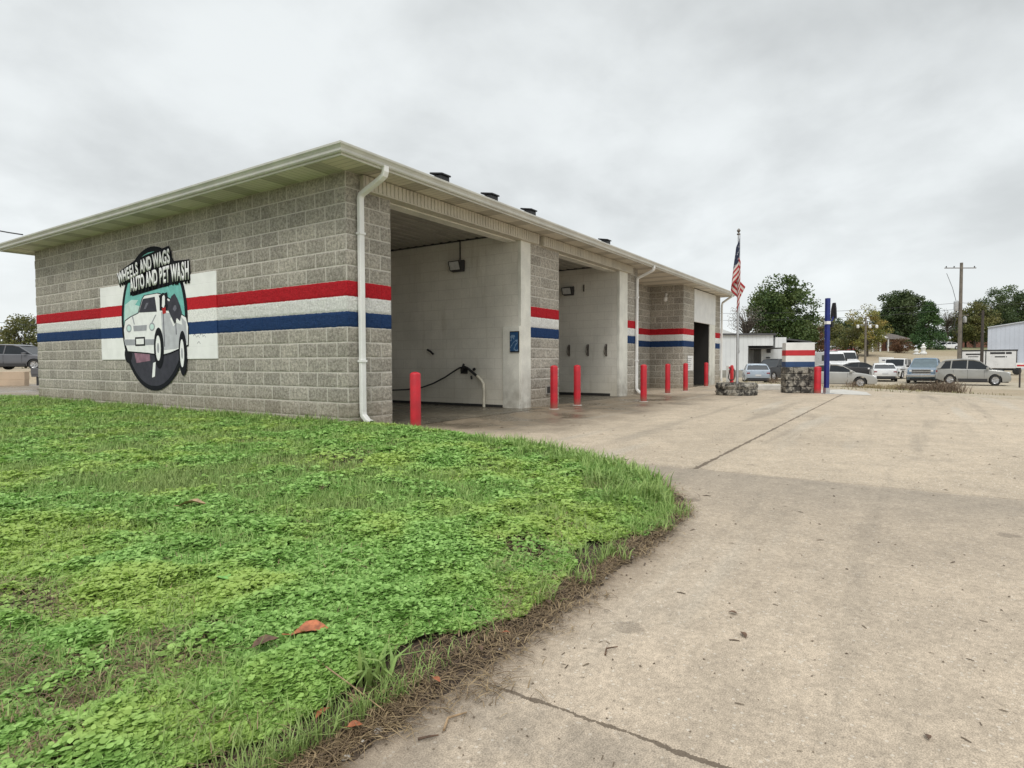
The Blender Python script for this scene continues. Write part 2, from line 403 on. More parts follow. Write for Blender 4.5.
# ------------------------------------------------------------------ ground
FW2=Vector((math.cos(YAW),math.sin(YAW))); RT2=Vector((math.sin(YAW),-math.cos(YAW)))
def hz(X,Y):
    X=np.asarray(X,float);Y=np.asarray(Y,float)
    s=.716*(X-16.6)-.698*(Y+3.76)
    dd=(X-CAM.x)*FW2.x+(Y-CAM.y)*FW2.y; lat=(X-CAM.x)*RT2.x+(Y-CAM.y)*RT2.y
    ratio=lat/np.maximum(dd,1)
    z=-.80*sst(s,0,14)*np.where(dd>0,1,0)
    z=z+4.6*sst(dd,58,140)*sst(ratio,.36,.60)+1.2*sst(dd,60,160)*(1-sst(ratio,.36,.60))*sst(ratio,.2,.3)
    z=z+.52*sst(dd,26.5,28)*sst(-ratio,.15,.3)
    z=z+.02*(fbm(X*.6,Y*.6,3)-.5)*np.where(s>1,1,0)
    return z
def gz(X,Y): return float(hz(X,Y))
def bg(px,d):   # where a column of the view meets a vertical plane d metres ahead
    l=(px-512)/FPX*d; return (CAM.x+FW2.x*d+RT2.x*l, CAM.y+FW2.y*d+RT2.y*l)
def bgz(px,d):
    x,y=bg(px,d); return (x,y,gz(x,y))
rr=np.concatenate([[0.02],np.geomspace(3,1500,150)]); th=np.linspace(0,2*np.pi,361)[:-1]
RR,TH=np.meshgrid(rr,th,indexing='ij'); GX=CAM.x+RR*np.cos(TH); GY=CAM.y+RR*np.sin(TH)
S=.716*(GX-16.6)-.698*(GY+3.76)
GZ=hz(GX,GY)-.12*(1-sst(S,.0,.5))*1.0-.004
V=np.stack([GX,GY,GZ],-1).reshape(-1,3); nR,nT=RR.shape
ii,jj=np.meshgrid(np.arange(nR-1),np.arange(nT),indexing='ij'); a=ii*nT+jj; b=ii*nT+(jj+1)%nT
F=np.stack([a,a+nT,b+nT,b],-1).reshape(-1,4)
t_=NT('dry_ground'); X_,Y_,Z_=t_.xyz()
nA=t_.noise(.06,5,.6); nB=t_.noise(.8,6,.7); nC=t_.noise(12,4,.7)
c_=t_.mix(t_.ramp(nA,.4,.6),(.34,.27,.185),(.40,.345,.26))
c_=t_.mix(t_.ramp(nB,.5,.68,0,.45),c_,(.22,.19,.10))
c_=t_.mix(t_.ramp(Z_,.9,2.2,0,.55),c_,(.30,.245,.15))
c_=t_.mix(t_.math('MULTIPLY',t_.ramp(Z_,2.2,3.3,0,1),t_.ramp(nB,.35,.6,.35,.9)),c_,(.16,.18,.075))
c_=t_.scale(c_,t_.ramp(nC,.3,.7,.75,1.2)); t_.color(c_); t_.rough(.95); t_.bump(nC,.6,.03)
tag(np_mesh('ground',V,4,t_.m,faces=F,smooth=True),kind='structure')
# concrete lot (one sheet bounded by its real edge line)
def edge_pt(y): return 16.6+.698/.716*(y+3.76)
mb=MB(); ys=list(np.linspace(-70,70,60)); vv=[];ff=[]
for y in ys: vv+= [(-70,y,0),(min(edge_pt(y),70),y,0)]
for i in range(len(ys)-1): ff.append((2*i,2*i+1,2*i+3,2*i+2))
mb.add(vv,ff)
n=len(mb.v)
for i in range(len(ys)-1):
    p,q=vv[2*i+1],vv[2*i+3]; mb.add([p,q,(q[0],q[1],-.2),(p[0],p[1],-.2)],[(0,1,2,3)])
tag(mb.build('concrete_lot',M_conc),kind='structure')

# lawn polygon
EDGE=[(-9,-5.12),(-6,-5.12),(-4.6,-5.10),(-4.2,-5.13),(-3.4,-5.12),(-2.5,-5.12),(-2.15,-5.10),(-1.9,-5.06),(-1.62,-4.94),(-1.2,-4.68),(-.88,-4.36),(-.61,-3.93),(-.38,-3.5),(-.21,-3.08),(.0,-2.5),(.18,-1.88),(.30,-1.35),(.41,-.88),(.43,-.4),(.43,.0)]
LAWN=EDGE+[(.0,.0),(.0,10.2),(.5,11.3),(.2,12.6),(-9,14.5)]
LP=np.array(LAWN)
def inside(x,y):
    r=np.zeros(x.shape,bool); n=len(LP)
    for i in range(n):
        x1,y1=LP[i];x2,y2=LP[(i+1)%n]
        if y1==y2: continue
        c=((y1>y)!=(y2>y))&(x<(x2-x1)*(y-y1)/(y2-y1)+x1); r^=c
    return r
EP=np.array(EDGE)
def edist(x,y):
    d=np.full(x.shape,1e9)
    for i in range(len(EP)-1):
        a=EP[i];b=EP[i+1];ab=b-a;L=ab@ab
        tt=np.clip(((x-a[0])*ab[0]+(y-a[1])*ab[1])/L,0,1)
        d=np.minimum(d,np.hypot(x-a[0]-tt*ab[0],y-a[1]-tt*ab[1]))
    return d
def lawnz(x,y):
    d=edist(x,y)
    return .004+.045*sst(d,0,.35)+.03*(fbm(x*1.3,y*1.3,9)-.3)*sst(d,.1,.7)
gx=np.concatenate([np.linspace(-9,-5.8,40)[:-1],np.linspace(-5.8,.55,420)]); gy=np.concatenate([np.linspace(-5.3,-3.9,110)[:-1],np.linspace(-3.9,14.5,420)])
GXX,GYY=np.meshgrid(gx,gy,indexing='ij'); dd_=edist(GXX,GYY); ins=inside(GXX,GYY)
ZZ=np.where(ins,lawnz(GXX,GYY),-.022+.03*sst(.02+.075*fbm(GXX*22,GYY*22,4)-dd_,-.03,.03))
ZZ=np.where((GYY>10.2)&(~ins),-.03,ZZ)
keep=(ins|(dd_<.20)|(GYY>0)&(GXX>-.2)&(GXX<.06)&(GYY<10.2)|((GYY>10)&(GXX<.6)))
V=np.stack([GXX,GYY,ZZ],-1).reshape(-1,3); nX,nY=GXX.shape
ii,jj=np.meshgrid(np.arange(nX-1),np.arange(nY-1),indexing='ij'); k_=keep[:-1,:-1]|keep[1:,1:]
a=(ii*nY+jj)[k_]; F=np.stack([a,a+nY,a+nY+1,a+1],-1)
tag(np_mesh('lawn_soil',V,4,M_soil,faces=F,smooth=True),kind='structure')

# ------------------------------------------------------------------ leaves and blades
def leaf_mat(name,c1,c2,c3,patch=.35,trans=.25,scale=1.2):
    t=NT(name)
    g=t.n('ShaderNodeNewGeometry'); rp=g.outputs['Random Per Island']
    pn=t.noise(scale,4,.6)
    c=t.mix(t.ramp(rp,0,1),c1,c2); c=t.mix(t.math('MULTIPLY',t.ramp(pn,.42,.62),patch),c,c3)
    t.color(c); t.rough(.55); t.p.inputs['Specular IOR Level'].default_value=.3
    if trans:
        tr=t.n('ShaderNodeBsdfTranslucent'); t.l(t.scale(c,1.2),tr.inputs[0]); mxs=t.n('ShaderNodeMixShader'); mxs.inputs[0].default_value=trans
        t.l(t.p.outputs[0],mxs.inputs[1]); t.l(tr.outputs[0],mxs.inputs[2]); t.l(mxs.outputs[0],t.out.inputs[0])
    return t.m
M_clover=leaf_mat('clover_leaf',(.145,.29,.055),(.36,.58,.17),(.42,.52,.12),.6)
M_grass=leaf_mat('grass_blade',(.17,.29,.07),(.34,.47,.15),(.30,.34,.13))
M_straw=leaf_mat('dry_straw',(.34,.25,.14),(.085,.055,.035),(.12,.08,.045),trans=0,scale=6)
def view_sample(n,dmin,dmax,pxlo=-330,pxhi=760,power=1.0):
    # ground points spread so that the spacing grows with distance from the kerb
    u=nr.random(n); lo,hi=math.log(dmin),math.log(dmax); d=np.exp(lo+(hi-lo)*u)
    px=nr.uniform(pxlo,pxhi,n); lat=(px-512)/FPX*d
    x=CAM.x+FW2.x*d+RT2.x*lat; y=CAM.y+FW2.y*d+RT2.y*lat
    k=inside(x,y); return x[k],y[k],d[k]
def basis(n,tilt):
    az=nr.uniform(0,2*np.pi,n); ti=np.abs(nr.normal(0,tilt,n)); 
    N=np.stack([np.sin(ti)*np.cos(az),np.sin(ti)*np.sin(az),np.cos(ti)],-1)
    a=nr.uniform(0,2*np.pi,n); A=np.stack([np.cos(a),np.sin(a),np.zeros(n)],-1)
    U=A-N*(A*N).sum(-1,keepdims=True); U/=np.linalg.norm(U,axis=1,keepdims=True); W=np.cross(N,U); return U,W,N
def lush(x,y): return fbm(x*.9+7,y*.9,21)
def clover_leaves(x,y,d,size,h):
    n=len(x); U,W,N=basis(n,.42); z=lawnz(x,y)+h
    P=np.stack([x,y,z],-1)[:,None,:]; s=size[:,None,None]
    out=[[-.5,0,0],[-.38,.42,.06],[.05,.55,.12],[.42,.4,.06],[.40,0,-.02],[.42,-.4,.06],[.05,-.55,.12],[-.38,-.42,.06]]
    o=np.array(out)[None]
    Vv=P+s*(o[...,0:1]*U[:,None]+o[...,1:2]*W[:,None]+o[...,2:3]*N[:,None])
    idx=np.arange(n)[:,None,None]*8+np.array([[0,1,2,3],[0,3,4,4],[0,4,4,5],[0,5,6,7]])[None]
    # three real quads: left lobe, centre, right lobe
    idx=np.arange(n)[:,None,None]*8+np.array([[0,1,2,3],[0,3,4,5],[0,5,6,7]])[None]
    return Vv.reshape(-1,3),idx.reshape(-1,4)
x,y,d=view_sample(1330000,.85,19)
hum=fbm(x*6,y*6,33); cl_=fbm(x*1.1,y*1.1,44)
k=(cl_+.25*(nr.random(len(x))-.5) < .60+.25*(1-sst(d,2.6,4.2)))&(nr.random(len(x))<.45+hum) ; x,y,d,hum=x[k],y[k],d[k],hum[k]
ed=edist(x,y); bare=fbm(x*1.7+3,y*1.7,91); k=(ed>.02+(.13*vnoise(x*3,y*3,5)+.16*np.exp(-((x+4.15)/.2)**2)+.09*(vnoise(x*11,y*3,15)-.3))*(x<-2.6))&(nr.random(len(x))>.85*sst(bare,.60,.70)) ; x,y,d,hum,ed=x[k],y[k],d[k],hum[k],ed[k]
size=(.0095+.0034*d)*nr.uniform(.7,1.25,len(x)); size=np.minimum(size,.055)
h=.012+.050*sst(hum,.25,.75)*sst(ed,0,.3)*nr.uniform(.55,1,len(x))+.010*nr.random(len(x))
V,F=clover_leaves(x,y,d,size,h); print('clover',len(x))
tag(np_mesh('clover_cover',V,4,M_clover,faces=F),'low bright green clover carpet covering the lawn beside the car wash','ground cover',kind='stuff')
def blades(x,y,L,wd,lean,z0=None,flat=0.):
    n=len(x); a=nr.uniform(0,2*np.pi,n); ln=nr.uniform(.15,1,n)*lean
    D=np.stack([np.cos(a),np.sin(a)],-1); sd=np.stack([-np.sin(a),np.cos(a)],-1)
    z=(lawnz(x,y) if z0 is None else z0)
    P0=np.stack([x,y,z],-1)
    mid=P0+np.concatenate([D*(L*ln*.35)[:,None],(L*.6*np.cos(ln*.6)*(1-flat))[:,None]],-1)
    tip=P0+np.concatenate([D*(L*ln)[:,None],(L*np.cos(ln)*.95*(1-flat))[:,None]],-1)
    w3=np.concatenate([sd*wd[:,None],np.zeros((n,1))],-1)
    Vv=np.stack([P0-w3*.5,P0+w3*.5,mid+w3*.42,mid-w3*.42,tip+w3*.06,tip-w3*.06],1)
    idx=np.arange(n)[:,None,None]*6+np.array([[0,1,2,3],[3,2,4,5]])[None]
    return Vv.reshape(-1,3),idx.reshape(-1,4)
VS=[];FS=[];off=0
def addb(V,F):
    global off
    VS.append(V);FS.append(F+off);off+=len(V)
x,y,d=view_sample(470000,.85,19)
cl_=fbm(x*1.1,y*1.1,44); pt=fbm(x*2.3,y*2.3,71); far=sst(d,3.0,7.5)
nearc=(1-sst(d,2.2,4.0))*sst(edist(x,y),.02,.08)
k=nr.random(len(x))<np.clip(.04+(.9*sst(cl_,.50,.66)+.8*sst(pt,.60,.75))*(1-.93*nearc)+.45*far,0,1)
k&=(edist(x,y)>.03)
x,y,d=x[k],y[k],d[k]; L=nr.uniform(.04,.095,len(x))*(1+.25*sst(d,4,10)); addb(*blades(x,y,L,np.maximum(.0032,.0013*d)*nr.uniform(.7,1.3,len(x)),.95))
# rank tufts at the corner of the lawn and at the edge
def tuft(cx_,cy_,n,rad,l0,l1,wd,lean=1.1):
    a=nr.uniform(0,2*np.pi,n); q=rad*np.sqrt(nr.random(n)); x=cx_+q*np.cos(a); y=cy_+q*np.sin(a)
    addb(*blades(x,y,nr.uniform(l0,l1,n),np.full(n,wd)*nr.uniform(.7,1.3,n),lean))
for i in range(46):
    s_=rnd.random(); p_=EP[9]+(EP[14]-EP[9])*s_ if False else None
    k_=rnd.uniform(7,13.5); i0=int(k_); f_=k_-i0; p_=EP[i0]*(1-f_)+EP[i0+1]*f_
    inw=Vector((-1,.55)).normalized()*rnd.uniform(.08,.55)
    tuft(p_[0]+inw[0],p_[1]+inw[1],45,.10,.10,.17,.010)
for i in range(38):
    x_=rnd.uniform(-3.6,-1.9); tuft(x_,-5.12+abs(rnd.gauss(.12,.12)),22,.06,.05,.10,.005)
tuft(-4.33,-4.99,16,.03,.09,.15,.011); tuft(-4.30,-5.02,10,.02,.09,.14,.011,1.5)
for i in range(130):   # longer tufts along the foot of the side wall
    tuft(-abs(rnd.gauss(0,.22))-.03,rnd.uniform(0,12),36,.13,.07,.17,.012)
for i in range(60):
    tuft(rnd.uniform(-4,-1),rnd.uniform(-4,3),26,.12,.06,.12,.005)
V=np.concatenate(VS);F=np.concatenate(FS); print('blades',len(V)//6)
tag(np_mesh('lawn_grass',V,4,M_grass,faces=F),'longer green grass blades and tufts growing up through the clover','grass',kind='stuff')
# straw thatch and litter along the kerbless edge
VS=[];FS=[];off=0
n=9000; tE=nr.random(n); xE=-5.6+tE*3.25; dens=fbm(xE*2.2,xE*0,8); wdE=.05+(.17*sst(dens,.35,.7)+.16*np.exp(-((xE+4.15)/.22)**2)+.07*sst(vnoise(xE*7,xE*0,6),.5,.9))*sst(-xE,2.0,3.0)
yE=-5.12+nr.normal(.03,.35,n)*wdE; x=xE; y=yE; L=nr.uniform(.02,.085,n)
zE=.006+.03*sst(y,-5.14,-5.0)*nr.uniform(.3,1.2,n)
V,F=blades(x,y,L,np.full(n,.0028)*nr.uniform(.6,1.6,n),1.5,z0=zE,flat=.72); addb(V,F)
n=5200; k_=nr.uniform(4.5,18.5,n); i0=k_.astype(int); f_=(k_-i0)[:,None]; P_=EP[i0]*(1-f_)+EP[i0+1]*f_
x=P_[:,0]+nr.normal(-.02,.05,n); y=P_[:,1]+nr.normal(.01,.05,n)
V,F=blades(x,y,nr.uniform(.03,.09,n),np.full(n,.005),1.5,z0=.008+.02*nr.random(n),flat=.75); addb(V,F)
x,y,d=view_sample(170000,.9,14); k=nr.random(len(x))<.10+.8*sst(fbm(x*1.7+3,y*1.7,91),.56,.68); x,y,d=x[k],y[k],d[k]
V,F=blades(x,y,nr.uniform(.03,.08,len(x)),np.maximum(.0025,.0011*d),1.5,z0=lawnz(x,y)+.006+.028*nr.random(len(x)),flat=.7); addb(V,F)
tag(np_mesh('dry_thatch',np.concatenate(VS),4,M_straw,faces=np.concatenate(FS)),'brown dead grass and root litter along the lawn edge','dead grass',kind='stuff')
# grit and litter on the concrete
n=2600; d=np.exp(nr.uniform(math.log(1.05),math.log(14),n)); px=nr.uniform(150,1100,n); lat=(px-512)/FPX*d
x=CAM.x+FW2.x*d+RT2.x*lat; y=CAM.y+FW2.y*d+RT2.y*lat; k=~inside(x,y)&(y<-.4); x,y,d=x[k],y[k],d[k]
kk=nr.random(len(x))<np.clip(.22+.9*np.exp(-edist(x,y)/.18),0,1); x,y,d=x[kk],y[kk],d[kk]
n=len(x); a=nr.uniform(0,6.28,n); s=(.0010+.0007*d)*nr.uniform(.6,1.6,n); l=s*nr.choice([1.2,1.5,5.],n,p=[.5,.3,.2])
D=np.stack([np.cos(a),np.sin(a),0*a],-1); E2=np.stack([-np.sin(a),np.cos(a),0*a],-1); P=np.stack([x,y,np.full(n,.002)],-1)
base_=[P-D*l[:,None]-E2*s[:,None]*.6,P+D*l[:,None]-E2*s[:,None]*.8,P+D*l[:,None]*.8+E2*s[:,None]*.7,P-D*l[:,None]*.9+E2*s[:,None]]
top=P+np.stack([0*a,0*a,s*.9],-1)
V=np.stack(base_+[top],1).reshape(-1,3); idx=(np.arange(n)[:,None,None]*5+np.array([[0,1,4],[1,2,4],[2,3,4],[3,0,4]])[None]).reshape(-1,3)
M_litter=leaf_mat('grit_litter',(.10,.07,.045),(.22,.17,.12),(.06,.045,.035),trans=0,scale=20)
tag(np_mesh('fine_litter',V,3,M_litter,faces=idx),'tiny twigs, grit and leaf crumbs scattered on the concrete','litter',kind='stuff')

# individual dead leaves
def dead_leaf(x,y,z,L,rz,col,label,group='dead leaves lying on lawn and concrete',curl=.35):
    mb=MB(); prof=[(-.5,.03),(-.36,.20),(-.15,.30),(.1,.29),(.3,.18),(.5,.01)]; N=len(prof)
    for i,(u,wd) in enumerate(prof):
        for s_ in (-1,-.5,0,.5,1):
            mb.v.append((u*L,s_*wd*L*.9*(1+.12*rnd.uniform(-1,1)),L*(curl*(abs(s_)**1.5)*wd+.10*math.cos(u*3)+.03*rnd.uniform(-1,1))))
    for i in range(N-1):
        for k in range(4): a=i*5+k; mb.f.append((a,a+1,a+6,a+5))
    mb.tube([(-.5*L,0,.03*L),(-.72*L,.04*L,.05*L)],.012*L,5)
    o=mb.build('dead_leaf',col,smooth=True,loc=(x,y,z),rot=(rnd.uniform(-.2,.2),rnd.uniform(-.2,.2),rz))
    return tag(o,label,'leaf',group)
M_lf1=pm('russet_leaf',(.40,.13,.055),.6,.35,30,.3); M_lf2=pm('brown_leaf',(.13,.075,.045),.7,.35,30,.3); M_lf3=pm('tan_leaf',(.34,.23,.13),.7,.3,30,.3); M_lf4=pm('fresh_leaf',(.20,.46,.10),.5,.2,20,.1)
dead_leaf(-4.335,-4.745,.105,.115,R(-50),M_lf1,'largest russet orange dead leaf lying on the clover near the concrete')
dead_leaf(-4.44,-4.68,.10,.075,R(-20),M_lf2,'dark brown curled leaf just left of the large orange leaf')
dead_leaf(-4.36,-4.91,.07,.055,R(30),pm('red_leaf',(.30,.09,.07),.6,.3,30,.3),'small reddish leaf between the orange leaf and the soil edge')
dead_leaf(-3.67,-2.89,.11,.14,R(-50),M_lf3,'pale tan dead leaf in the middle of the lawn')
dead_leaf(-2.93,-3.1,.10,.11,R(20),M_lf2,'brown dead leaf on the lawn right of the pale tan leaf')
for a_ in ((-3.43,-5.76,.035,40,'larger dark leaf crumb on the near concrete, nearest the camera'),(-3.27,-5.69,.03,100,'smaller dark leaf crumb just beyond the larger one on concrete'),(-3.75,-6.25,.028,10,'brown leaf fragment on concrete at far right foreground')):
    dead_leaf(a_[0],a_[1],.004,a_[2],R(a_[3]),M_lf2,a_[4])
dead_leaf(-4.42,-5.02,.03,.05,R(60),M_lf3,'tan leaf lying on the bare soil strip at the lawn edge')
dead_leaf(-4.50,-5.00,.03,.045,R(0),M_lf1,'rusty leaf lying on the soil strip nearest the bottom of the photo')
for _i in range(9):
    _x=rnd.uniform(-4.55,-3.2); dead_leaf(_x,-5.10+rnd.uniform(-.05,.10),.03,rnd.uniform(.022,.045),rnd.uniform(0,6),rnd.choice([M_lf1,M_lf2,M_lf3]),'small withered brown leaf caught in the dead grass of the lawn edge','small leaves in the dead grass edge')
o=dead_leaf(-4.24,-4.14,.12,.085,R(80),M_lf4,'single broad fresh green leaf standing above the clover',None,.1)
o['category']='weed'; o.name='broadleaf_weed'
# pale pebbles at the edge
def pebble(x,y,s,label):
    mb=MB(); 
    for i,(r_,z) in enumerate(((.5,0),(1,.25),(.9,.6),(.45,.85),(.02,.9))):
        for k in range(8):
            t_=k*math.pi/4; j=1+.25*rnd.uniform(-1,1); mb.v.append((s*r_*j*math.cos(t_),s*r_*j*.75*math.sin(t_),s*z))
    for i in range(4):
        for k in range(8): mb.f.append((i*8+k,i*8+(k+1)%8,(i+1)*8+(k+1)%8,(i+1)*8+k))
    tag(mb.build('pebble',M_peb,smooth=True,loc=(x,y,.002),rot=(0,0,rnd.uniform(0,6))),label,'pebble','pale pebbles along the lawn edge')
M_peb=pm('pale_pebble',(.58,.55,.50),.8,.2,40,.2)
for i,(px_,py_,s_) in enumerate(((-4.45,-5.14,.013),(-4.50,-5.135,.009),(-4.56,-5.15,.010),(-3.86,-5.16,.011),(-3.80,-5.15,.008),(-3.95,-5.15,.008),(-2.9,-5.16,.012),(-3.2,-5.17,.009))):
    pebble(px_,py_,s_,'pale pebble lying where the soil edge meets the concrete')
# twigs on the concrete
def twig(pts,r,label,mat=None):
    mb=MB(); mb.tube(pts,[r,r*.9,r*.5][:len(pts)],6); tag(mb.build('twig',mat or M_lf2,smooth=True),label,'twig','twigs on the concrete')
twig([(-4.36,-5.27,.006),(-4.32,-5.25,.009),(-4.27,-5.27,.005)],.0035,'tan twig lying on concrete close to the lawn edge',M_lf3)
twig([(-3.80,-5.44,.005),(-3.77,-5.43,.01),(-3.73,-5.45,.005)],.003,'short dark twig on concrete right of the lawn edge')
twig([(-4.42,-5.24,.005),(-4.40,-5.26,.008),(-4.38,-5.27,.004)],.003,'dark hooked twig near the bottom edge of the photo')
twig([(-4.42,-4.86,.10),(-4.42,-5.0,.07),(-4.41,-5.12,.03)],.0022,'long pale straw stalk lying over the soil edge',M_lf3)

# ------------------------------------------------------------------ the car wash
B=thing('car_wash','long tan split face block car wash with red, white and blue stripes and open bays','building')
P1=[0,.005,.0085,.024,.045,.07,.095,.12,.145,.168,.188,.197]
def split_wall(name,org,u,nrm,L,z0,z1,mat=M_split,parent=B,phase=0,flatrect=None,depth=.013,seed=0,zoff=STRIPE,lab=None):
    """split-face block surface: origin (x,y), unit u along the wall, outward normal nrm; real relief"""
    us=[];nb=int(math.ceil(L/BH))+1
    for i in range(-1,nb+1):
        for q in P1:
            v=i*BH+q+phase
            if 0<=v<=L: us.append(v)
    us=np.unique(np.round(np.array([0.]+us+[L]),5))
    zs=[];r0_=int(math.floor((z0-zoff)/BH))-1
    for i in range(r0_,r0_+60):
        for q in P1:
            v=zoff+i*BH+q
            if z0<=v<=z1: zs.append(v)
    zs=np.unique(np.round(np.array([z0]+zs+[z1]),5))
    UU,Zm=np.meshgrid(us,zs,indexing='ij')
    row=np.floor((Zm-zoff)/BH+1e-4); ul=UU-phase+np.where(row%2==0,0,BH)+100*BH
    blk=np.floor(ul/(2*BH)+1e-4); fu=ul-blk*2*BH; fz=(Zm-zoff)-row*BH
    dm=np.minimum(np.minimum(fu,2*BH-fu),np.minimum(fz,BH-fz)); dm=np.maximum(dm,0)
    body=sst(dm,.003,.020)
    rb=_h(blk.astype(np.int64),row.astype(np.int64),seed)
    tilt=( (_h(blk.astype(np.int64),row.astype(np.int64),seed+5)-.5)*(fu-BH)/BH + (_h(blk.astype(np.int64),row.astype(np.int64),seed+6)-.5)*(fz-BH/2)/BH )*.5
    rel=fbm(UU*13+blk*3.1,Zm*13+row*1.7,seed+9,3)
    H=depth*body*(.45+.75*(rel-.2)+tilt*.5)
    mortar=1-sst(dm,.005,.0085)
    if flatrect:
        a,b,c,d_=flatrect; k=(UU>a)&(UU<b)&(Zm>c)&(Zm<d_); H=np.where(k,np.minimum(H,.006),H)
    H[0,:]=0;H[-1,:]=0
    X=org[0]+u[0]*UU+nrm[0]*H; Y=org[1]+u[1]*UU+nrm[1]*H
    V=np.stack([X,Y,Zm],-1).reshape(-1,3); a_,b_=UU.shape
    ii,jj=np.meshgrid(np.arange(a_-1),np.arange(b_-1),indexing='ij'); q=ii*b_+jj
    F=np.stack([q,q+b_,q+b_+1,q+1],-1).reshape(-1,4)
    if (u[0]*nrm[1]-u[1]*nrm[0])>0: F=F[:,::-1]
    return np_mesh(name,V,4,mat,parent,{'mortar':mortar.ravel(),'blk':rb.ravel()},F)
WT=3.42
split_wall('side_wall',(0,10.16),(0,-1),(-1,0),10.16,-.1,WT,seed=1,flatrect=(3.1,7.2,.93,2.42))
def pier(x0,x1,y0=0,seed=2,ph=0,name='front_pier',left=False,right=True,dep=.4):
    split_wall(name,(x0,y0),(1,0),(0,-1),x1-x0,-.1,WT,seed=seed,phase=ph)
    m=MB(); m.box(x0+.003,x1-.003,y0+.004,y0+dep,-.1,WT); m.build('block_core',M_jamb,B)
pier(0,.81,seed=2); pier(4.60,5.74,seed=3); pier(9.44,10.16,seed=4); pier(14.16,15.28,seed=6); pier(17.98,18.70,seed=7)
split_wall('recess_wall',(10.16,1.14),(1,0),(0,-1),4.0,-.1,WT,seed=8)
split_wall('recess_wall',(14.16,1.14),(0,-1),(-1,0),1.14,-.1,WT,seed=9)
m=MB(); m.box(10.158,10.3,.40,1.3,-.1,WT); m.box(10.3,14.3,1.145,1.3,-.1,WT); m.build('block_core',M_jamb,B)
# the smooth painted ends of the partitions
for x0,x1 in ((4.25,4.598),(8.92,9.438)):
    m=MB(); m.box(x0,x1,-.012,.06,-.1,3.22); m.build('painted_jamb',M_jamb,B,bevel=.006)
# partitions
for x0,x1,y0 in ((4.26,4.595,.065),(8.93,9.435,.065),(.02,.80,.4),(14.17,14.4,1.16)):
    m=MB(); m.box(x0,x1,y0,10.14,-.1,WT); m.build('partition_wall',M_bay,B)
m=MB(); m.box(.02,.03,.02,.4,-.1,WT)
# thickened block column inside the first bay
m=MB(); m.box(4.205,4.258,.0,.39,-.1,1.57); m.build('equipment_chase',M_jamb,B,bevel=.008)
# bay ceilings
for x0,x1,y1 in ((.81,4.26,10.1),(5.74,8.92,10.1)):
    m=MB(); m.box(x0,x1,.31,y1,3.372,3.40); cl0=m.build('bay_ceiling',M_ceil,B)
    m=MB(); yy=.34
    while yy<y1-.2: m.box(x0+.002,x1-.002,yy,yy+.15,3.352,3.371); yy+=.23
    m.build('ceiling_ribs',M_ceil,cl0,bevel=.008)
m=MB(); m.box(4.205,4.258,.05,10.1,3.335,3.362); m.box(8.87,8.93,.25,10.1,3.335,3.362); m.build('ceiling_edge_strip',M_black,B)  # black strip along the line where partition meets ceiling
# dark strip where the wet floor meets the partition
m=MB(); m.box(4.235,4.258,.43,10.1,0,.055); m.box(8.905,8.93,.25,10.1,0,.07); m.build('floor_edge_strip',M_dark,B)
# back of bays: unseen, left open so light reaches the bays; block lintel
m=MB(); m.box(0.02,18.68,10.0,10.15,3.0,WT); m.box(9.45,18.68,9.99,10.14,-.1,3.0); m.box(5.74,6.3,9.99,10.14,-.1,3.0);m.build('rear_wall',M_bay,B)
m=MB(); m.box(18.5,18.70,.41,10.14,-.1,WT); m.build('end_wall',M_jamb,B)
# wash bay floors (wet)
m=MB(); m.add([(.81,-.35,.004),(4.6,-.35,.004),(4.26,0,.004),(4.26,10,.004),(.81,10,.004)],[(0,1,2,3,4)]); m.build('bay_floor',M_bayfloor,B)
m=MB(); m.add([(5.74,-.1,.004),(8.92,-.1,.004),(8.92,10,.004),(5.74,10,.004)],[(0,1,2,3)]); m.build('bay_floor',M_bayfloor,B)
# headers with ribbed metal skin
def header(x0,x1):
    h=MB(); h.box(x0,x1,-.085,.10,3.20,3.395); 
    ribs=MB(); x=x0+.03
    while x<x1-.05: ribs.box(x,x+.045,-.096,-.086,3.215,3.392); x+=.078
    o=h.build('bay_header',M_soffX if False else M_metal_b,B); ribs.build('header_rib',M_metal_b,o,bevel=.004)
M_metal_b=pm('beige_header_metal',(.56,.525,.44),.5,.12,3,.05)
header(.24,4.80); header(4.98,9.62)
m=MB(); m.box(.81,4.25,.10,.30,3.18,3.4); m.box(5.74,8.92,.10,.30,3.18,3.4); m.build('lintel',M_jamb,B)
# equipment-room / automatic bay
m=MB(); m.box(15.29,17.97,-.02,.05,2.25,3.38); m.build('overhead_panel',M_white,B,bevel=.008)
m=MB(); m.box(17.25,17.975,-.012,.03,-.1,2.25); m.build('painted_jamb',M_jamb,B,bevel=.006)
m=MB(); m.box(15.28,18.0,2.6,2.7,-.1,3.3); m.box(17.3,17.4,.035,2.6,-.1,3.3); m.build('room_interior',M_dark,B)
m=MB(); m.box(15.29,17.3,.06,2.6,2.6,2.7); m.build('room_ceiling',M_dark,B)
m=MB(); m.box(15.9,17.15,.9,.98,.12,2.0); m.build('inner_door_panel',pm('grey_door_panel',(.33,.32,.29),.6,.15,4,.1),B,bevel=.02)  # grey door panel standing inside the opening
m=MB(); m.box(15.95,16.35,.42,.50,1.22,1.85); m.build('light_panel',M_white,B,bevel=.01)
m=MB(); m.box(15.29,17.24,.05,2.6,.002,.006); m.build('room_floor',M_bayfloor,B)
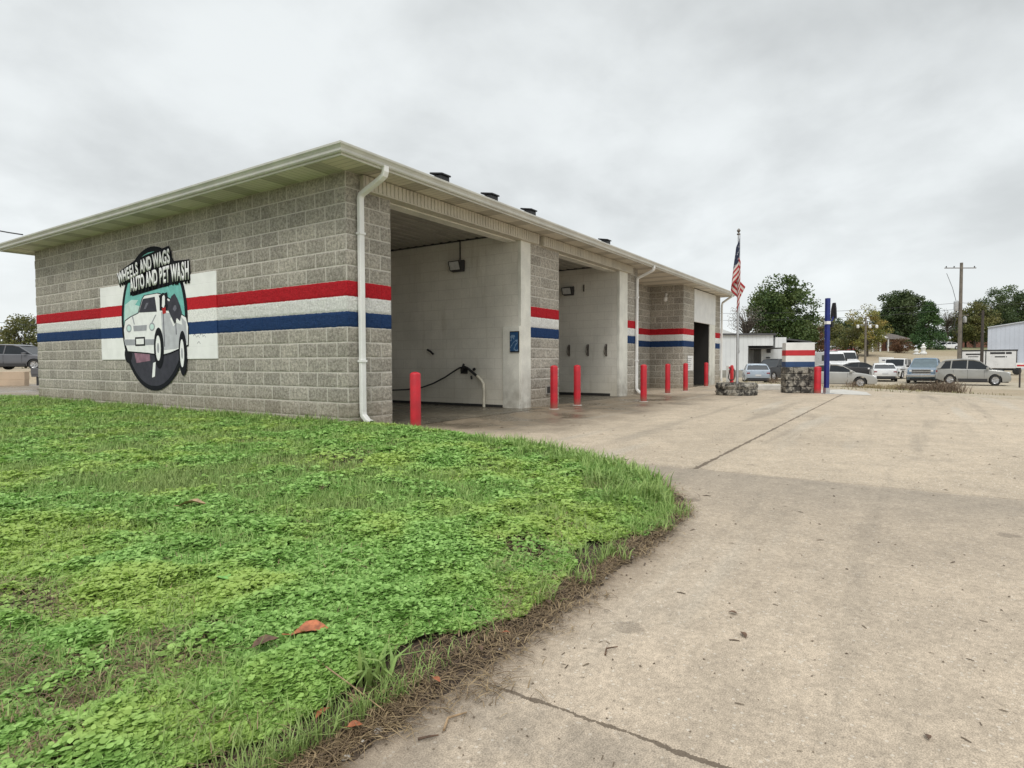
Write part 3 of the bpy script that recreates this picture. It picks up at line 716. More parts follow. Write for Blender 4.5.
# soffit, gutter, roof
O=.55; XE,YE=18.70,10.16
m=MB(); m.box(-O+.06,XE+.10,-O+.06,-.0,3.405,3.43); m.box(10.0,14.3,0,1.14,3.405,3.43); so_f=m.build('front_soffit',M_soffX,B)
m=MB(); m.box(-O+.06,-.0,0,YE,3.405,3.43); m.build('side_soffit',M_soffY,B)
m=MB(); m.box(-O+.06,XE+.09,YE,YE+O-.06,3.405,3.43); m.box(XE,XE+.09,0,YE,3.405,3.43); m.build('rear_soffit',M_soffX,B)
def ring(prof,x0,x1,y0,y1):
    mb=MB(); n=len(prof)
    for o_,z in prof:
        mb.v+=[(x0-o_,y0-o_,z),(x1+o_*.22,y0-o_,z),(x1+o_*.22,y1+o_,z),(x0-o_,y1+o_,z)]
    for i in range(n):
        for k in range(4):
            a=i*4+k;b=i*4+(k+1)%4;c=((i+1)%n)*4+(k+1)%4;d_=((i+1)%n)*4+k; mb.f.append((a,b,c,d_))
    return mb
ring([(O-.08,3.375),(O-.055,3.375),(O-.055,3.505),(O-.08,3.505)],0,XE,0,YE).build('fascia',M_metal_w,B)
ring([(O-.05,3.400),(O-.02,3.400),(O-.008,3.415),(O-.004,3.44),(O+.012,3.465),(O+.028,3.48),(O+.032,3.503),(O+.020,3.510),(O+.016,3.495),(O-.05,3.49)],0,XE,0,YE).build('gutter',M_gutter,B)
# hip roof
sl_=.32; e=O-.02; ze=3.520; hh=(YE+2*e)/2; rz_=ze+hh*sl_
m=MB(); m.add([(-e,-e,ze),(XE+.12,-e,ze),(XE+.12,YE+e,ze),(-e,YE+e,ze),(-e+hh,YE/2,rz_),(XE+.12-hh,YE/2,rz_),(-e,-e,ze-.025),(XE+.12,-e,ze-.025),(XE+.12,YE+e,ze-.025),(-e,YE+e,ze-.025)],
 [(0,1,5,4),(1,2,5),(2,3,4,5),(3,0,4),(0,6,7,1),(1,7,8,2),(2,8,9,3),(3,9,6,0),(6,9,8,7)])
roof=m.build('roof',M_shing,B)
for x_ in (2.42,3.88,5.28,9.06):
    yb=.42; zb=ze+(yb+e)*sl_+.05
    m=MB(); m.box(x_+.03,x_+.24,yb,yb+.22,zb-.14,zb+.18); m.add([(x_+.01,yb-.03,zb+.17),(x_+.25,yb-.03,zb+.17),(x_+.25,yb+.25,zb+.22),(x_+.01,yb+.25,zb+.22),(x_+.01,yb-.03,zb+.20),(x_+.25,yb-.03,zb+.20),(x_+.25,yb+.25,zb+.25),(x_+.01,yb+.25,zb+.25)],
      [(0,3,2,1),(4,5,6,7),(0,1,5,4),(1,2,6,5),(2,3,7,6),(3,0,4,7)]); m.build('roof_vent',M_black,roof,bevel=.008)
# downspouts (rectangular with elbows)
def spout(x,label=None,bot=.05,w=.085,d_=.06,yw=-.045):
    def sweep(pts):
        mb=MB()
        for i,p in enumerate(pts):
            a=Vector(pts[max(i-1,0)]);b=Vector(pts[min(i+1,len(pts)-1)]);t_=(b-a).normalized(); nn=t_.cross(Vector((1,0,0))).normalized()
            p=Vector(p)
            for sx,sn in ((-1,-1),(1,-1),(1,1),(-1,1)): mb.v.append(tuple(p+Vector((sx*w/2,0,0))+nn*sn*d_/2))
        for i in range(len(pts)-1):
            for k in range(4): mb.f.append((i*4+k,i*4+(k+1)%4,i*4+4+(k+1)%4,i*4+4+k))
        return mb
    mb=sweep([(x,-.52,3.42),(x,-.52,3.35),(x,-.50,3.305),(x,-.45,3.275),(x,yw-.10,3.155),(x,yw-.03,3.125),(x,yw-.01,3.08),(x,yw-.01,2.9),(x,yw-.01,1.1),(x,yw-.01,bot+.14),(x,yw-.02,bot+.09),(x,yw-.10,bot+.02),(x,yw-.17,bot)])
    o=mb.build('downspout',M_spout,B,bevel=.012)
    for z in (2.6,.9): s=MB(); s.box(x-w/2-.008,x+w/2+.008,yw-.052,yw+.03,z,z+.03); s.build('strap',M_spout,o)
    return o
spout(.205,bot=.09); spout(9.98,bot=.04)
m=MB(); m.tube([(18.45,-.52,3.42),(18.45,-.50,3.36),(18.55,-.30,3.26),(18.70,-.09,3.16),(18.72,-.06,3.05),(18.72,-.06,.1)],.04,8); m.build('downspout',M_spout,B,smooth=True)
# small recessed box and notice on the piers
m=MB(); m.box(5.17,5.33,-.034,.0,.23,.41); bx_=m.build('outlet_box',pm('grey_box',(.30,.28,.25),.6,.2,8,.2),B,bevel=.004)
m=MB(); m.box(5.19,5.31,-.038,-.033,.255,.385); m.build('outlet_cover',M_dark,bx_)
m=MB(); m.box(14.55,15.15,-.030,-.022,1.0-.42,1.08); nt=m.build('notice_sheet',M_paper,B)
m=MB()
for k in range(6): m.box(14.55,14.96-.07*(k%3),-.034,-.031,.98-.065*k,.995-.065*k)
m.build('printed_lines',M_ink,nt)
m=MB(); m.tube([(14.13,.55,3.1),(14.05,.55,3.12),(14.0,.55,3.02)],.03,8); m.lathe([(.0,3.0),(.06,3.0),(.065,2.9),(.02,2.86),(0,2.86)],(13.98,.55,0),12); m.build('camera_bracket',M_white,B,smooth=True)

# mural --------------------------------------------------------------
def mural_base():
    t=NT('mural_white_paint'); z=t.xyz()[2]
    c=t.scale((.86,.865,.845),t.ramp(t.noise(3,5),.3,.7,.93,1.03)); c=stripe_nodes(t,c,z,t.noise(14,3)); 
    row=t.math('ABSOLUTE',t.math('SUBTRACT',t.math('FRACT',t.math('DIVIDE',t.math('ADD',z,10*BH-STRIPE),BH)),.5)); g=t.ramp(row,.47,.5,0,1)
    c=t.mix(t.math('MULTIPLY',g,.10),c,(.3,.3,.3))
    t.color(c); t.rough(.85); t.p.inputs['Specular IOR Level'].default_value=.15; t.bump(t.math('SUBTRACT',t.noise(60,4),t.math('MULTIPLY',g,2)),.2,.006); return t.m
def mp(name,col,var=.12,rough=.6):
    return pm(name,col,.85,var,9,.25,fine=70,spec=.15)
XP=-.020
m=MB(); m.prism([(3.0,.965),(7.0,.965),(7.0,2.36),(3.0,2.36)],XP-.0,XP+.016,0); mural=m.build('wall_mural',mural_base(),B)
def U(u,v): return (5.0-u,1.68+v)    # mural coordinates: u to the viewer's right, v up
def shape(name,pts,layer,mat,parent=mural,th=.003):
    if 5<=layer<=11: pts=[(p[0],(p[1]*.66 if p[1]>0 else p[1])) for p in pts]
    m=MB(); x=XP-.0009*layer-.0006; m.prism([U(*p) for p in pts],x-.0008,x,0); return m.build(name,mat,parent)
def ell(a,b,n=64,cu=0,cv=0,t0=0,t1=2*math.pi):
    return [(cu+a*math.cos(t0+(t1-t0)*i/(n if t1-t0>6.2 else n-1)),cv+b*math.sin(t0+(t1-t0)*i/(n if t1-t0>6.2 else n-1))) for i in range(n)]
MU_blk=mp('mural_black',(.012,.013,.017)); MU_teal=mp('mural_teal',(.19,.50,.46),.14); MU_pale=mp('mural_pale_cloud',(.55,.72,.68),.1)
MU_w=mp('mural_white',(.84,.85,.84),.06); MU_g=mp('mural_grey',(.36,.37,.40),.1); MU_d=mp('mural_charcoal',(.055,.055,.07),.2); MU_r=mp('mural_red',(.45,.03,.03)); MU_mg=mp('mural_midgrey',(.15,.15,.18),.15); MU_pk=mp('mural_dull_pink',(.30,.17,.22),.25)
shape('mural_oval',ell(1.15,1.27),1,MU_blk)
def clip_ell(a,b,vlo,vhi,n=60):
    pts=[]
    for i in range(n+1):
        v=vlo+(vhi-vlo)*i/n; pts.append((a*math.sqrt(max(0,1-(v/b)**2)),v))
    return pts+[(-p[0],p[1]) for p in reversed(pts)]
shape('mural_sky',clip_ell(1.06,1.18,-.40,1.175),2,MU_teal)
shape('mural_road',clip_ell(1.06,1.19,-1.185,-.41),2,MU_d)
shape('mural_cloud',[(-1.0,.30),(-.75,.38),(-.5,.36),(-.62,.28),(-.30,.22),(-.55,.14),(-.35,.05),(-.55,-.02),(-.6,-.38),(-1.0,-.38),(-1.05,-.1)],3,MU_pale)
shape('mural_cloud',[(-.62,.95),(-.35,1.02),(0,1.08),(.2,1.0),(-.1,.97),(-.3,.93)],3,MU_pale)
shape('road_dash',[(-.02,-.78),(.07,-.76),(.03,-1.02),(-.07,-1.04)],4,MU_w)
shape('road_patch',[(-.72,-.52),(-.15,-.50),(-.12,-.74),(-.62,-.78)],3,MU_pk)
# plain generic white hatchback in three-quarter view (a stand-in for the painted character car)
out_body=[(-1.05,-.42),(-1.08,-.18),(-1.02,.02),(-.80,.12),(-.52,.20),(-.36,.58),(-.28,.66),(.20,.68),(.40,.62),(.78,.38),(.92,.10),(1.12,-.02),(1.18,-.20),(1.16,-.50),(.60,-.62),(.30,-.66),(-.2,-.62),(-.95,-.58)]
def inset(pts,k):
    cu=sum(p[0] for p in pts)/len(pts); cv=sum(p[1] for p in pts)/len(pts)
    return [(p[0]-math.copysign(min(abs(p[0]-cu),k),p[0]-cu),p[1]-math.copysign(min(abs(p[1]-cv),k),p[1]-cv)) for p in pts]
car_=shape('painted_car',out_body,5,MU_blk)
shape('car_panels',inset(out_body,.022),6,MU_w)
shape('car_flank',[(.30,.16),(.88,.06),(1.10,-.10),(1.12,-.44),(.78,-.54),(.34,-.56)],7,mp('mural_lightgrey',(.50,.51,.54),.1))
for (cu,cv,a,b) in ((.20,-.52,.17,.36),(.98,-.62,.13,.38)):
    shape('painted_tyre',ell(a,b,28,cu,cv),9,MU_blk); shape('painted_hubcap',ell(a*.50,b*.62,24,cu-.02,cv),10,MU_w); shape('painted_hub',ell(a*.2,b*.25,20,cu-.02,cv),11,MU_g)
shape('painted_tyre',ell(.14,.16,24,-.92,-.62),4,MU_blk)
shape('painted_windscreen',[(-.48,.20),(-.32,.56),(.10,.58),(.16,.18)],8,MU_d)
shape('windscreen_glint',[(-.30,.28),(-.20,.44),(-.12,.44),(-.22,.28)],9,MU_mg)
shape('painted_side_window',[(.26,.20),(.26,.56),(.40,.54),(.72,.32),(.74,.16)],8,MU_d)
for cu in (-.86,-.02): shape('painted_headlamp',ell(.10,.075,20,cu,-.14),8,MU_g); shape('painted_lamp_glass',ell(.07,.05,20,cu,-.14),9,MU_pale)
shape('painted_grille',[(-.70,-.10),(-.20,-.10),(-.22,-.20),(-.68,-.20)],8,MU_g)
shape('painted_bumper',[(-1.06,-.34),(.04,-.36),(.04,-.46),(-1.02,-.45)],8,MU_g)
shape('painted_plate',[(-.64,-.31),(-.28,-.31),(-.28,-.47),(-.64,-.47)],9,MU_blk); shape('painted_plate_face',[(-.60,-.34),(-.32,-.34),(-.32,-.44),(-.60,-.44)],10,MU_w)
shape('painted_bonnet_line',[(-.74,.12),(-.70,.13),(-.64,-.07),(-.67,-.08)],8,MU_g); shape('painted_bonnet_line',[(.10,.10),(.14,.10),(.00,-.07),(-.03,-.06)],8,MU_g)
shape('painted_door_line',[(.36,.14),(.385,.14),(.41,-.50),(.385,-.50)],8,MU_mg); shape('painted_door_line',[(.76,.06),(.785,.06),(.80,-.30),(.775,-.30)],8,MU_mg)
# two pets leaning out of the side window
shape('painted_dog',[(.26,.22),(.28,.46),(.24,.60),(.33,.62),(.37,.66),(.44,.64),(.52,.66),(.54,.52),(.50,.42),(.54,.30),(.50,.18)],9,MU_blk)
shape('dog_muzzle',[(.34,.30),(.36,.56),(.42,.60),(.45,.54),(.44,.34),(.40,.26)],10,MU_w); shape('dog_tongue',[(.34,.26),(.46,.28),(.47,.12),(.36,.10)],10,MU_r)
shape('painted_dog',[(.56,.16),(.58,.40),(.66,.54),(.76,.60),(.84,.48),(.92,.30),(.98,.10),(.92,-.08),(.82,-.02),(.74,-.12),(.66,-.02)],9,MU_d)
shape('dog_muzzle',[(.70,.20),(.74,.30),(.80,.30),(.82,.20),(.76,.14)],10,MU_mg)
shape('painted_fur',[(.60,-.02),(.72,.06),(.84,.0),(.94,.06),(.98,-.14),(.80,-.10),(.70,-.16)],8,MU_w)
# lettering
def letters(txt,path,hgt,layer=12):
    """path: list of (u,v,angle,height,width) per character"""
    for ch,(u_,v_,ang,h_,wd) in zip(txt,path):
        if ch==' ': continue
        for off,lay,mat,nm in ((.11,0,MU_blk,'letter_shadow'),(.042,1,MU_w,'letter')):
            cu=bpy.data.curves.new(nm,'FONT'); cu.body=ch; cu.size=1; cu.offset=off; cu.extrude=.0; cu.align_x='CENTER'
            tmp=bpy.data.objects.new('tmp',cu); COL.objects.link(tmp); bpy.context.view_layer.update()
            me=bpy.data.meshes.new_from_object(tmp.evaluated_get(bpy.context.evaluated_depsgraph_get())); bpy.data.objects.remove(tmp)
            xs=[v.co.x for v in me.vertices]; 
            w0=.62; k=wd/w0; ca,sa=math.cos(ang),math.sin(ang)
            x=XP-.0009*(layer+lay)-.002
            for v in me.vertices:
                a_=v.co.x*k; b_=v.co.y/.72*h_
                if lay==0: b_-=.035; a_+=.0
                uu=u_+a_*ca-b_*sa; vv_=v_+a_*sa+b_*ca; Yw,Zw=U(uu,vv_); v.co=(x,Yw,Zw)
            me.materials.clear(); me.materials.append(mat)
            o=bpy.data.objects.new(nm,me); COL.objects.link(o); o.parent=mural
            if lay==0: shadows.append(o)
            sm=o.modifiers.new('s','SOLIDIFY'); sm.thickness=.0006
shadows=[]
def row(txt,u0,u1,v0,v1,h0,h1,sag=0):
    wd={'W':1.35,'M':1.3,'I':.45,' ':.42,'L':.8,'E':.82,'S':.85,'T':.85,'P':.9}
    ws=[wd.get(c,1.) for c in txt]; T=sum(ws); u=0; path=[]
    for c,w_ in zip(txt,ws):
        f=(u+w_/2)/T; path.append((u0+(u1-u0)*f, v0+(v1-v0)*f+sag*math.sin(math.pi*f), math.atan2(v1-v0,u1-u0)+sag*math.pi*math.cos(math.pi*f)/(u1-u0), h0+(h1-h0)*f, (u1-u0)/T*.86)); u+=w_
    letters(txt,path,0)
row('WHEELS AND WAGS',-1.20,.66,.70,.93,.21,.24,.035)
row('AUTO AND PET WASH',-.76,1.24,.53,.615,.23,.29,.03)
# black backing behind the two lines
shape('lettering_backing',[(-1.22,.70),(-1.20,.93),(-.6,1.08),(-.2,1.14),(.60,1.22),(.68,1.10),(.70,.95),(1.24,.93),(1.26,.58),(.66,.55),(.30,.52),(-.70,.44),(-.80,.50),(-.78,.70)],4 if False else 3,MU_blk)
sg=MB()
for k,(u_,v_) in enumerate(((1.30,-.34),(1.40,-.36),(1.50,-.33),(1.58,-.36),(1.42,-.46))):
    Y1,Z1=U(u_,v_); sg.tube([(XP,Y1,Z1),(XP,Y1-.05,Z1+.03),(XP,Y1-.09,Z1-.01)],.004,4)
sg.build('artist_scribble',MU_mg,mural)

# ------------------------------------------------------------------ things fixed to or standing by the building
def floodlight(x,y,z,drop,label):
    g=thing('floodlight',label,'floodlight',(x,y,z),0,'floodlights in the wash bays')
    h=MB(); h.prism([(-.02,-.11),(-.14,-.09),(-.20,.09),(-.03,.13),(.0,.11)],-.15,.15,1); h.build('housing',M_black,g,bevel=.01)
    l=MB(); l.add([(-.146,-.12,-.078),(-.146,.12,-.078),(-.201,.12,.076),(-.201,-.12,.076)],[(0,1,2,3)]); l.build('lens',M_lens,g)
    b=MB(); b.box(-.02,.055,-.03,.03,-.04,.05); 
    b.build('bracket',M_black,g)
    if drop: c=MB(); c.tube([(.02,0,.12),(.02,0,drop)],.014,8); c.build('conduit',M_black,g)
floodlight(4.20,1.43,2.82,.52,'black floodlight hanging on a conduit in the first wash bay')
floodlight(8.87,1.40,2.76,0,'black floodlight fixed to the wall of the second wash bay')
m=MB(); m.box(8.90,8.93,.98,1.02,2.74,2.92); tag(m.build('vacuum_breaker',M_brass,bevel=.01),'small metal fitting on the wall beside the second bay floodlight','pipe fitting')
# blue instruction sign
sgn=thing('instruction_sign','small blue sign with pale script in a black frame in the first bay','sign',(4.197,.105,1.28))
m=MB(); m.box(-.015,.008,-.105,.105,-.20,.20); m.build('sign_frame',M_black,sgn,bevel=.004)
t=NT('blue_print'); v=t.n('ShaderNodeTexWave'); v.inputs['Scale'].default_value=9; v.inputs['Distortion'].default_value=9; t.l(t.co,v.inputs[0]); t.color(t.mix(t.ramp(v.outputs['Fac'],.80,.92,0,.5),(.02,.07,.17),(.32,.45,.58))); t.rough(.35)
m=MB(); m.box(-.021,-.016,-.09,.09,-.18,.18); m.build('sign_face',t.m,sgn)
# trigger gun, hose and pipe
hs=thing('wash_hose','black pressure hose looped over a bracket on the bay wall above a pipe','hose',(4.25,1.3,0))
m=MB(); m.tube([(-.06,.02,.80),(-.08,.12,.78),(-.09,.28,.70),(-.10,.5,.58),(-.12,.8,.45),(-.13,1.1,.36),(-.14,1.5,.31),(-.16,2.2,.27)],.016,8); m.build('hose',M_rubber,hs,smooth=True)
m=MB(); m.tube([(-.06,.02,.80),(-.06,-.08,.76),(-.06,-.20,.68),(-.06,-.32,.60)],.028,8); m.tube([(-.07,.05,.80),(-.07,.02,.86)],.02,6); m.build('spray_handle',M_black,hs,smooth=True)
m=MB(); m.tube([(-.06,-.30,.62),(-.055,-.40,.54),(-.05,-.45,.46),(-.05,-.46,.36),(-.05,-.46,.0)],.030,10); m.build('standpipe',M_pvc,hs,smooth=True)
m=MB(); m.tube([(-.02,.08,.74),(-.09,.06,.72),(-.10,.02,.76),(-.09,-.02,.80)],.012,6); m.box(-.03,.0,-.02,.14,.66,.80); m.build('bracket',M_black,hs)
m=MB(); m.tube([(-.05,-.20,.74),(-.05,-.24,.76)],.028,8); m.build('valve',M_black,hs); m=MB(); m.tube([(-.04,-.14,.62),(-.04,-.15,.55)],.02,6); m.build('valve',M_black,hs)
m=MB(); m.tube([(4.22,2.16,1.06),(4.20,2.22,1.12),(4.19,2.30,1.16)],.022,8); tag(m.build('spray_hook',M_black,smooth=True),'small black hook on the white wall above the hose','hook')
for k,y_ in enumerate((1.44,.88,.36)):
    g=thing('mat_clamp',['spring mat clamp furthest inside the second bay','middle of the three mat clamps on the second bay wall','mat clamp nearest the opening of the second bay'][k],'clamp',(8.93,y_,1.20),0,'mat clamps on the second bay wall')
    m=MB(); m.tube([(0,0,.13),(-.06,.0,.12),(-.09,.01,.05),(-.09,.02,-.05),(-.05,.02,-.12),(-.01,.0,-.14)],.014,8); m.build('spring_arm',M_brass,g,smooth=True)
    m=MB(); m.box(-.018,0,-.025,.025,-.16,.15); m.build('backplate',M_brass,g)
# electric meter conduit on wall foot etc.
# bollards
def bollard_proto():
    g=thing('bollard','x','bollard',(0,0,0),0,'red bollards guarding the wash bays')
    m=MB(); m.lathe([(.071,0),(.071,.775),(.066,.788),(.048,.800),(.022,.808),(.0005,.810)],n=24); m.build('post',M_bollard,g,smooth=True)
    m=MB(); m.lathe([(.10,.001),(.095,.006),(.071,.009)],n=24); m.build('base_ring',M_curb,g,smooth=True)
    return g
bp=bollard_proto()
BO=[(.47,-.76,.77,'nearest and largest red bollard, beside the corner downspout'),(4.49,-.59,.83,'red bollard in front of the striped pier between the two bays'),(5.62,-.50,.83,'red bollard at the left side of the second bay opening'),
    (7.21+2.0*.0,-1.30,.83,'x'),]
BO=BO[:3]+[(7.36,-1.26,.83,'red bollard in front of the second downspout with wet foot'),(10.89,-.60,.83,'red bollard standing before the recessed wall, second of the far row'),
    (12.52,-.59,.84,'red bollard standing at the outer corner of the recess'),(16.05,-.22,.85,'red bollard in front of the dark doorway at the far end')]
for i,(x_,y_,h_,lb) in enumerate(BO):
    g=bp if i==0 else copy_tree(bp); g.location=(x_,y_,0); g.scale=(1,1,h_/.81); g.rotation_euler.z=i*.9; g['label']=lb

# planter ring with flagpole, sign kiosk
def block_ring(name,parent,r,z0,courses,nb,seed,mat,bh=.16,depth=.16,square=None):
    mb=MB(); q=random.Random(seed)
    for c in range(courses):
        for k in range(nb):
            a0=2*math.pi*(k+(c%2)*.5)/nb+.012; a1=2*math.pi*(k+1+(c%2)*.5)/nb-.012
            za=z0+c*bh+.003; zb=z0+(c+1)*bh-.003; n=4; base=len(mb.v)
            for i in range(n+1):
                a=a0+(a1-a0)*i/n
                for z in (za,(za+zb)/2,zb):
                    j=r+q.uniform(-.015,.03)+(.02 if z==(za+zb)/2 else 0); mb.v.append((j*math.cos(a),j*math.sin(a),z))
                mb.v.append(((r-depth)*math.cos(a),(r-depth)*math.sin(a),zb)); mb.v.append(((r-depth)*math.cos(a),(r-depth)*math.sin(a),za))
            for i in range(n):
                b0=base+i*5
                for k2 in range(5): mb.f.append((b0+k2,b0+(k2+1)%5,b0+5+(k2+1)%5,b0+5+k2))
            mb.f.append(tuple(base+k2 for k2 in range(5))); mb.f.append(tuple(base+n*5+k2 for k2 in range(4,-1,-1)))
    return mb.build(name,mat,parent)
def stained_block():
    t=NT('stained_block'); n1=t.noise(5,5,.7); n2=t.noise(30,5,.7)
    c=t.mix(t.ramp(n1,.44,.56),(.045,.042,.038),(.30,.28,.24)); c=t.scale(c,t.ramp(n2,.3,.7,.65,1.3)); t.color(c); t.rough(.95); t.bump(n2,.8,.02); return t.m
M_stain=stained_block()
pl=thing('planter','low round planter of blackened rough blocks under the flagpole','planter',(11.13,-2.39,0))
block_ring('block_ring',pl,.50,0,2,10,3,M_stain)
m=MB(); m.lathe([(.40,.27),(.2,.29),(.001,.30)],n=20); m.build('soil',M_soil,pl)
fp=thing('flagpole','slim metal flagpole with limp striped flag standing in the planter','flagpole',(11.17,-2.39,.28))
PT=4.26
m=MB(); m.tube([(0,0,0),(0,0,PT-.28)],[.035,.022],12); m.build('pole',M_alu,fp,smooth=True)
m=MB(); m.lathe([(.0005,PT-.28),(.02,PT-.27),(.05,PT-.22),(.02,PT-.17),(.0005,PT-.16)],n=12); m.lathe([(.035,PT-.33),(.05,PT-.31),(.035,PT-.29)],n=12); m.build('finial',M_brass,fp,smooth=True)
# limp flag: a hanging folded cloth
def flag_mat():
    t=NT('flag_cloth'); uv=t.n('ShaderNodeAttribute'); uv.attribute_name='fu'; fu=uv.outputs['Fac']; uv2=t.n('ShaderNodeAttribute'); uv2.attribute_name='fv'; fv=uv2.outputs['Fac']
    s=t.math('LESS_THAN',t.math('FRACT',t.math('MULTIPLY',fv,6.5)),.5)
    c=t.mix(s,(.58,.52,.48),(.36,.03,.035))
    can=t.math('MULTIPLY',t.math('LESS_THAN',fu,.4),t.math('GREATER_THAN',fv,6/13))
    vo=t.n('ShaderNodeTexVoronoi'); vo.inputs['Scale'].default_value=11; vc=t.n('ShaderNodeCombineXYZ'); t.l(t.math('MULTIPLY',fu,1.6),vc.inputs[0]); t.l(fv,vc.inputs[1]); t.l(vc.outputs[0],vo.inputs['Vector'])
    cc=t.mix(t.math('LESS_THAN',vo.outputs['Distance'],.25),(.012,.018,.045),(.4,.4,.42))
    t.color(t.mix(can,c,cc)); t.rough(.8); return t.m
nu,nv=40,26; vs_=[];fu=[];fv=[]
topz=PT-.42
for i in range(nu+1):
    a=i/nu
    for j in range(nv+1):
        b=j/nv      # b: 1 at hoist top
        # the fly droops: the cloth hangs from the hoist in vertical folds
        hoist=Vector((0,0,topz-(1-b)*.95))
        drop=a*1.5*(0.7+.3*b)+.55*a*a
        swing=.16*math.sin(a*2.2)*(.4+.9*(1-b))
        fold=.085*math.sin(a*11+b*2.2)*(.3+.7*a)
        lft=-(.02+.16*(1-b)*.6+.05*a)
        px_=RT2*(lft*min(1,a*3)+fold*1.0+ (.42*max(0,a-.5)))+FW2*(.07*math.cos(a*11+b*3)*min(1,a*2)-.02)
        vs_.append((px_.x,px_.y,hoist.z-drop*.62)); fu.append(a); fv.append(b)
Fq=[]
for i in range(nu):
    for j in range(nv): a=i*(nv+1)+j; Fq.append((a,a+1,a+nv+2,a+nv+1))
fl=np_mesh('flag',np.array(vs_),4,flag_mat(),fp,{'fu':fu,'fv':fv},np.array(Fq),smooth=True)
sm=fl.modifiers.new('s','SOLIDIFY'); sm.thickness=.004
# halyard
m=MB(); m.tube([(.035,-.03,.9),(.035,-.03,PT-.32)],.004,5); m.tube([(.03,-.03,.9),(.06,-.03,.88),(.03,-.03,.82)],.008,5); m.build('halyard',M_rubber,fp)

kx,ky=13.02,-3.60
ks=thing('entrance_sign','block pedestal carrying a white board with red and navy stripes','sign',(kx,ky,0),YAW+R(-6))
# blocks, built in local frame: front faces -x
mb=MB(); q=random.Random(4)
for c in range(4):
    z0=c*.18; n=2 if c%2==0 else 3; wds=[.40,.40] if n==2 else [.2,.4,.2]; y=-.40
    for wv in wds:
        j=q.uniform(0,.02); mb.box(-.22-j,.22+j*.5,y+.004,y+wv-.004,z0+.004,z0+.176); y+=wv
pb=mb.build('block_pedestal',M_stain,ks,bevel=.02)
zz_=[.722,.80,.90,1.06,1.18,1.40]
m=MB(); m.box(-.15,.15,-.385,.385,.722,1.40); bd=m.build('sign_board',M_white,ks,bevel=.008)
m=MB(); m.box(-.155,.153,-.388,.388,1.04,1.19); m.build('red_band',M_redsign,bd)
m=MB(); m.box(-.155,.153,-.388,.388,.725,.87); m.build('navy_band',M_navy,bd)
g=copy_tree(bp); g.location=(12.80,-4.12,0); g.scale=(1.25,1.25,.74/.81); g['label']='stout red bollard standing against the right side of the striped sign'
pc=thing('blue_post','tall square blue steel post with side camera arm and base plate','post',(12.86,-4.33,0),YAW+R(10))
m=MB(); m.box(-.05,.05,-.05,.05,.16,2.58); m.build('post',M_blue,pc,bevel=.008)
m=MB(); m.box(-.14,.14,-.14,.14,0,.02); m.box(-.06,.06,-.06,.06,.02,.16); m.build('base_plate',M_alu,pc,bevel=.005)
m=MB(); m.box(-.058,.058,-.058,.058,1.88,1.96); m.build('white_collar',M_white,pc)
m=MB(); m.tube([(0,-.06,1.95),(0,-.14,1.98),(0,-.18,2.08)],.022,8); m.build('arm',M_blue,pc,smooth=True)
m=MB(); m.prism([(-.10,2.05),(-.08,2.3),(-.05,2.46),(.05,2.46),(.10,2.3),(.12,2.1),(.06,2.0)],-.215,-.175,1); m.box(-.04,.06,-.16,-.10,1.80,1.94); m.build('camera_head',M_black,pc,bevel=.01)
# white kerb block between planter and sign
m=MB(); m.prism([(0,0),(0,.15),(.03,.17),(.24,.17),(.27,.15),(.27,0)],-.48,.48,1); cb=m.build('kerb_block',M_curb,bevel=.01,loc=(14.3,-2.6,0),rot=(0,0,YAW)); tag(cb,'white concrete kerb block on the ground between planter and striped sign','kerb')
m=MB(); m.add([(12.6,-5.4,.004),(14.3,-5.2,.004),(15.8,-4.5,.004),(14.0,-3.0,.004),(12.9,-3.9,.004)],[(0,1,2,3,4)]); tag(m.build('pale_pad',M_curb),kind='structure')
# hose-reel cabinet by the far corner
vr=thing('vacuum_station','small red and white vacuum unit with dark hose beyond the far downspout','vacuum',(*bg(728.5,25.5),0),YAW); vr.scale=(.7,.5,.68)
m=MB(); m.box(-.2,.2,-.26,.10,.0,1.05); m.build('cabinet',M_white,vr,bevel=.03)
m=MB(); m.lathe([(.14,0),(.14,.95),(.10,1.05),(.0005,1.07)],(-.25,-.16,0),14); m.build('canister',M_redw,vr,smooth=True)
m=MB(); m.tube([(-.3,.0,.9),(-.38,.12,.6),(-.38,.20,.3),(-.36,.05,.12),(-.36,-.30,.2),(-.36,-.36,.6),(-.28,-.30,.85)],.04,8); m.build('hose',M_rubber,vr,smooth=True)
m=MB(); m.box(-.206,-.2,-.04,.08,.55,.75); m.box(-.206,-.2,-.04,.08,.85,.95); m.build('decal',M_redw,vr)

# ------------------------------------------------------------------ vehicles
M_glass=pm('tinted_glass',(.012,.016,.02),.06,.2,3,0,spec=.45); M_glass2=pm('pale_windscreen',(.09,.13,.15),.06,.2,3,0,spec=.6)
M_tyre=pm('tyre_rubber',(.022,.022,.022),.8,.25,20,.3); M_rim=pm('alloy_rim',(.52,.52,.53),.3,.15,20,.05,metal=.7); M_chrome=pm('chrome',(.62,.63,.65),.18,.1,9,0,metal=.9)
M_tail=pm('tail_lamp',(.20,.012,.016),.25,.2,20,0); M_head=pm('head_lamp',(.66,.68,.70),.12,.1,20,0,spec=.8); M_trim=pm('dark_trim',(.03,.03,.032),.6,.2,9,.1); M_plate=pm('plate',(.55,.56,.57),.5,.1,20,0)
def paint(name,c): return pm(name,c,.32,.06,1.5,0,metal=.25,coat=.8)
def arch(cx_,r_,n=9,z0=.26):
    a0=math.asin(max(-1,min(1,(z0-.34)/r_))); 
    return [(cx_+r_*math.cos(t_),.34+r_*math.sin(t_)) for t_ in [a0+(math.pi-2*a0)*i/(n-1) for i in range(n)]]
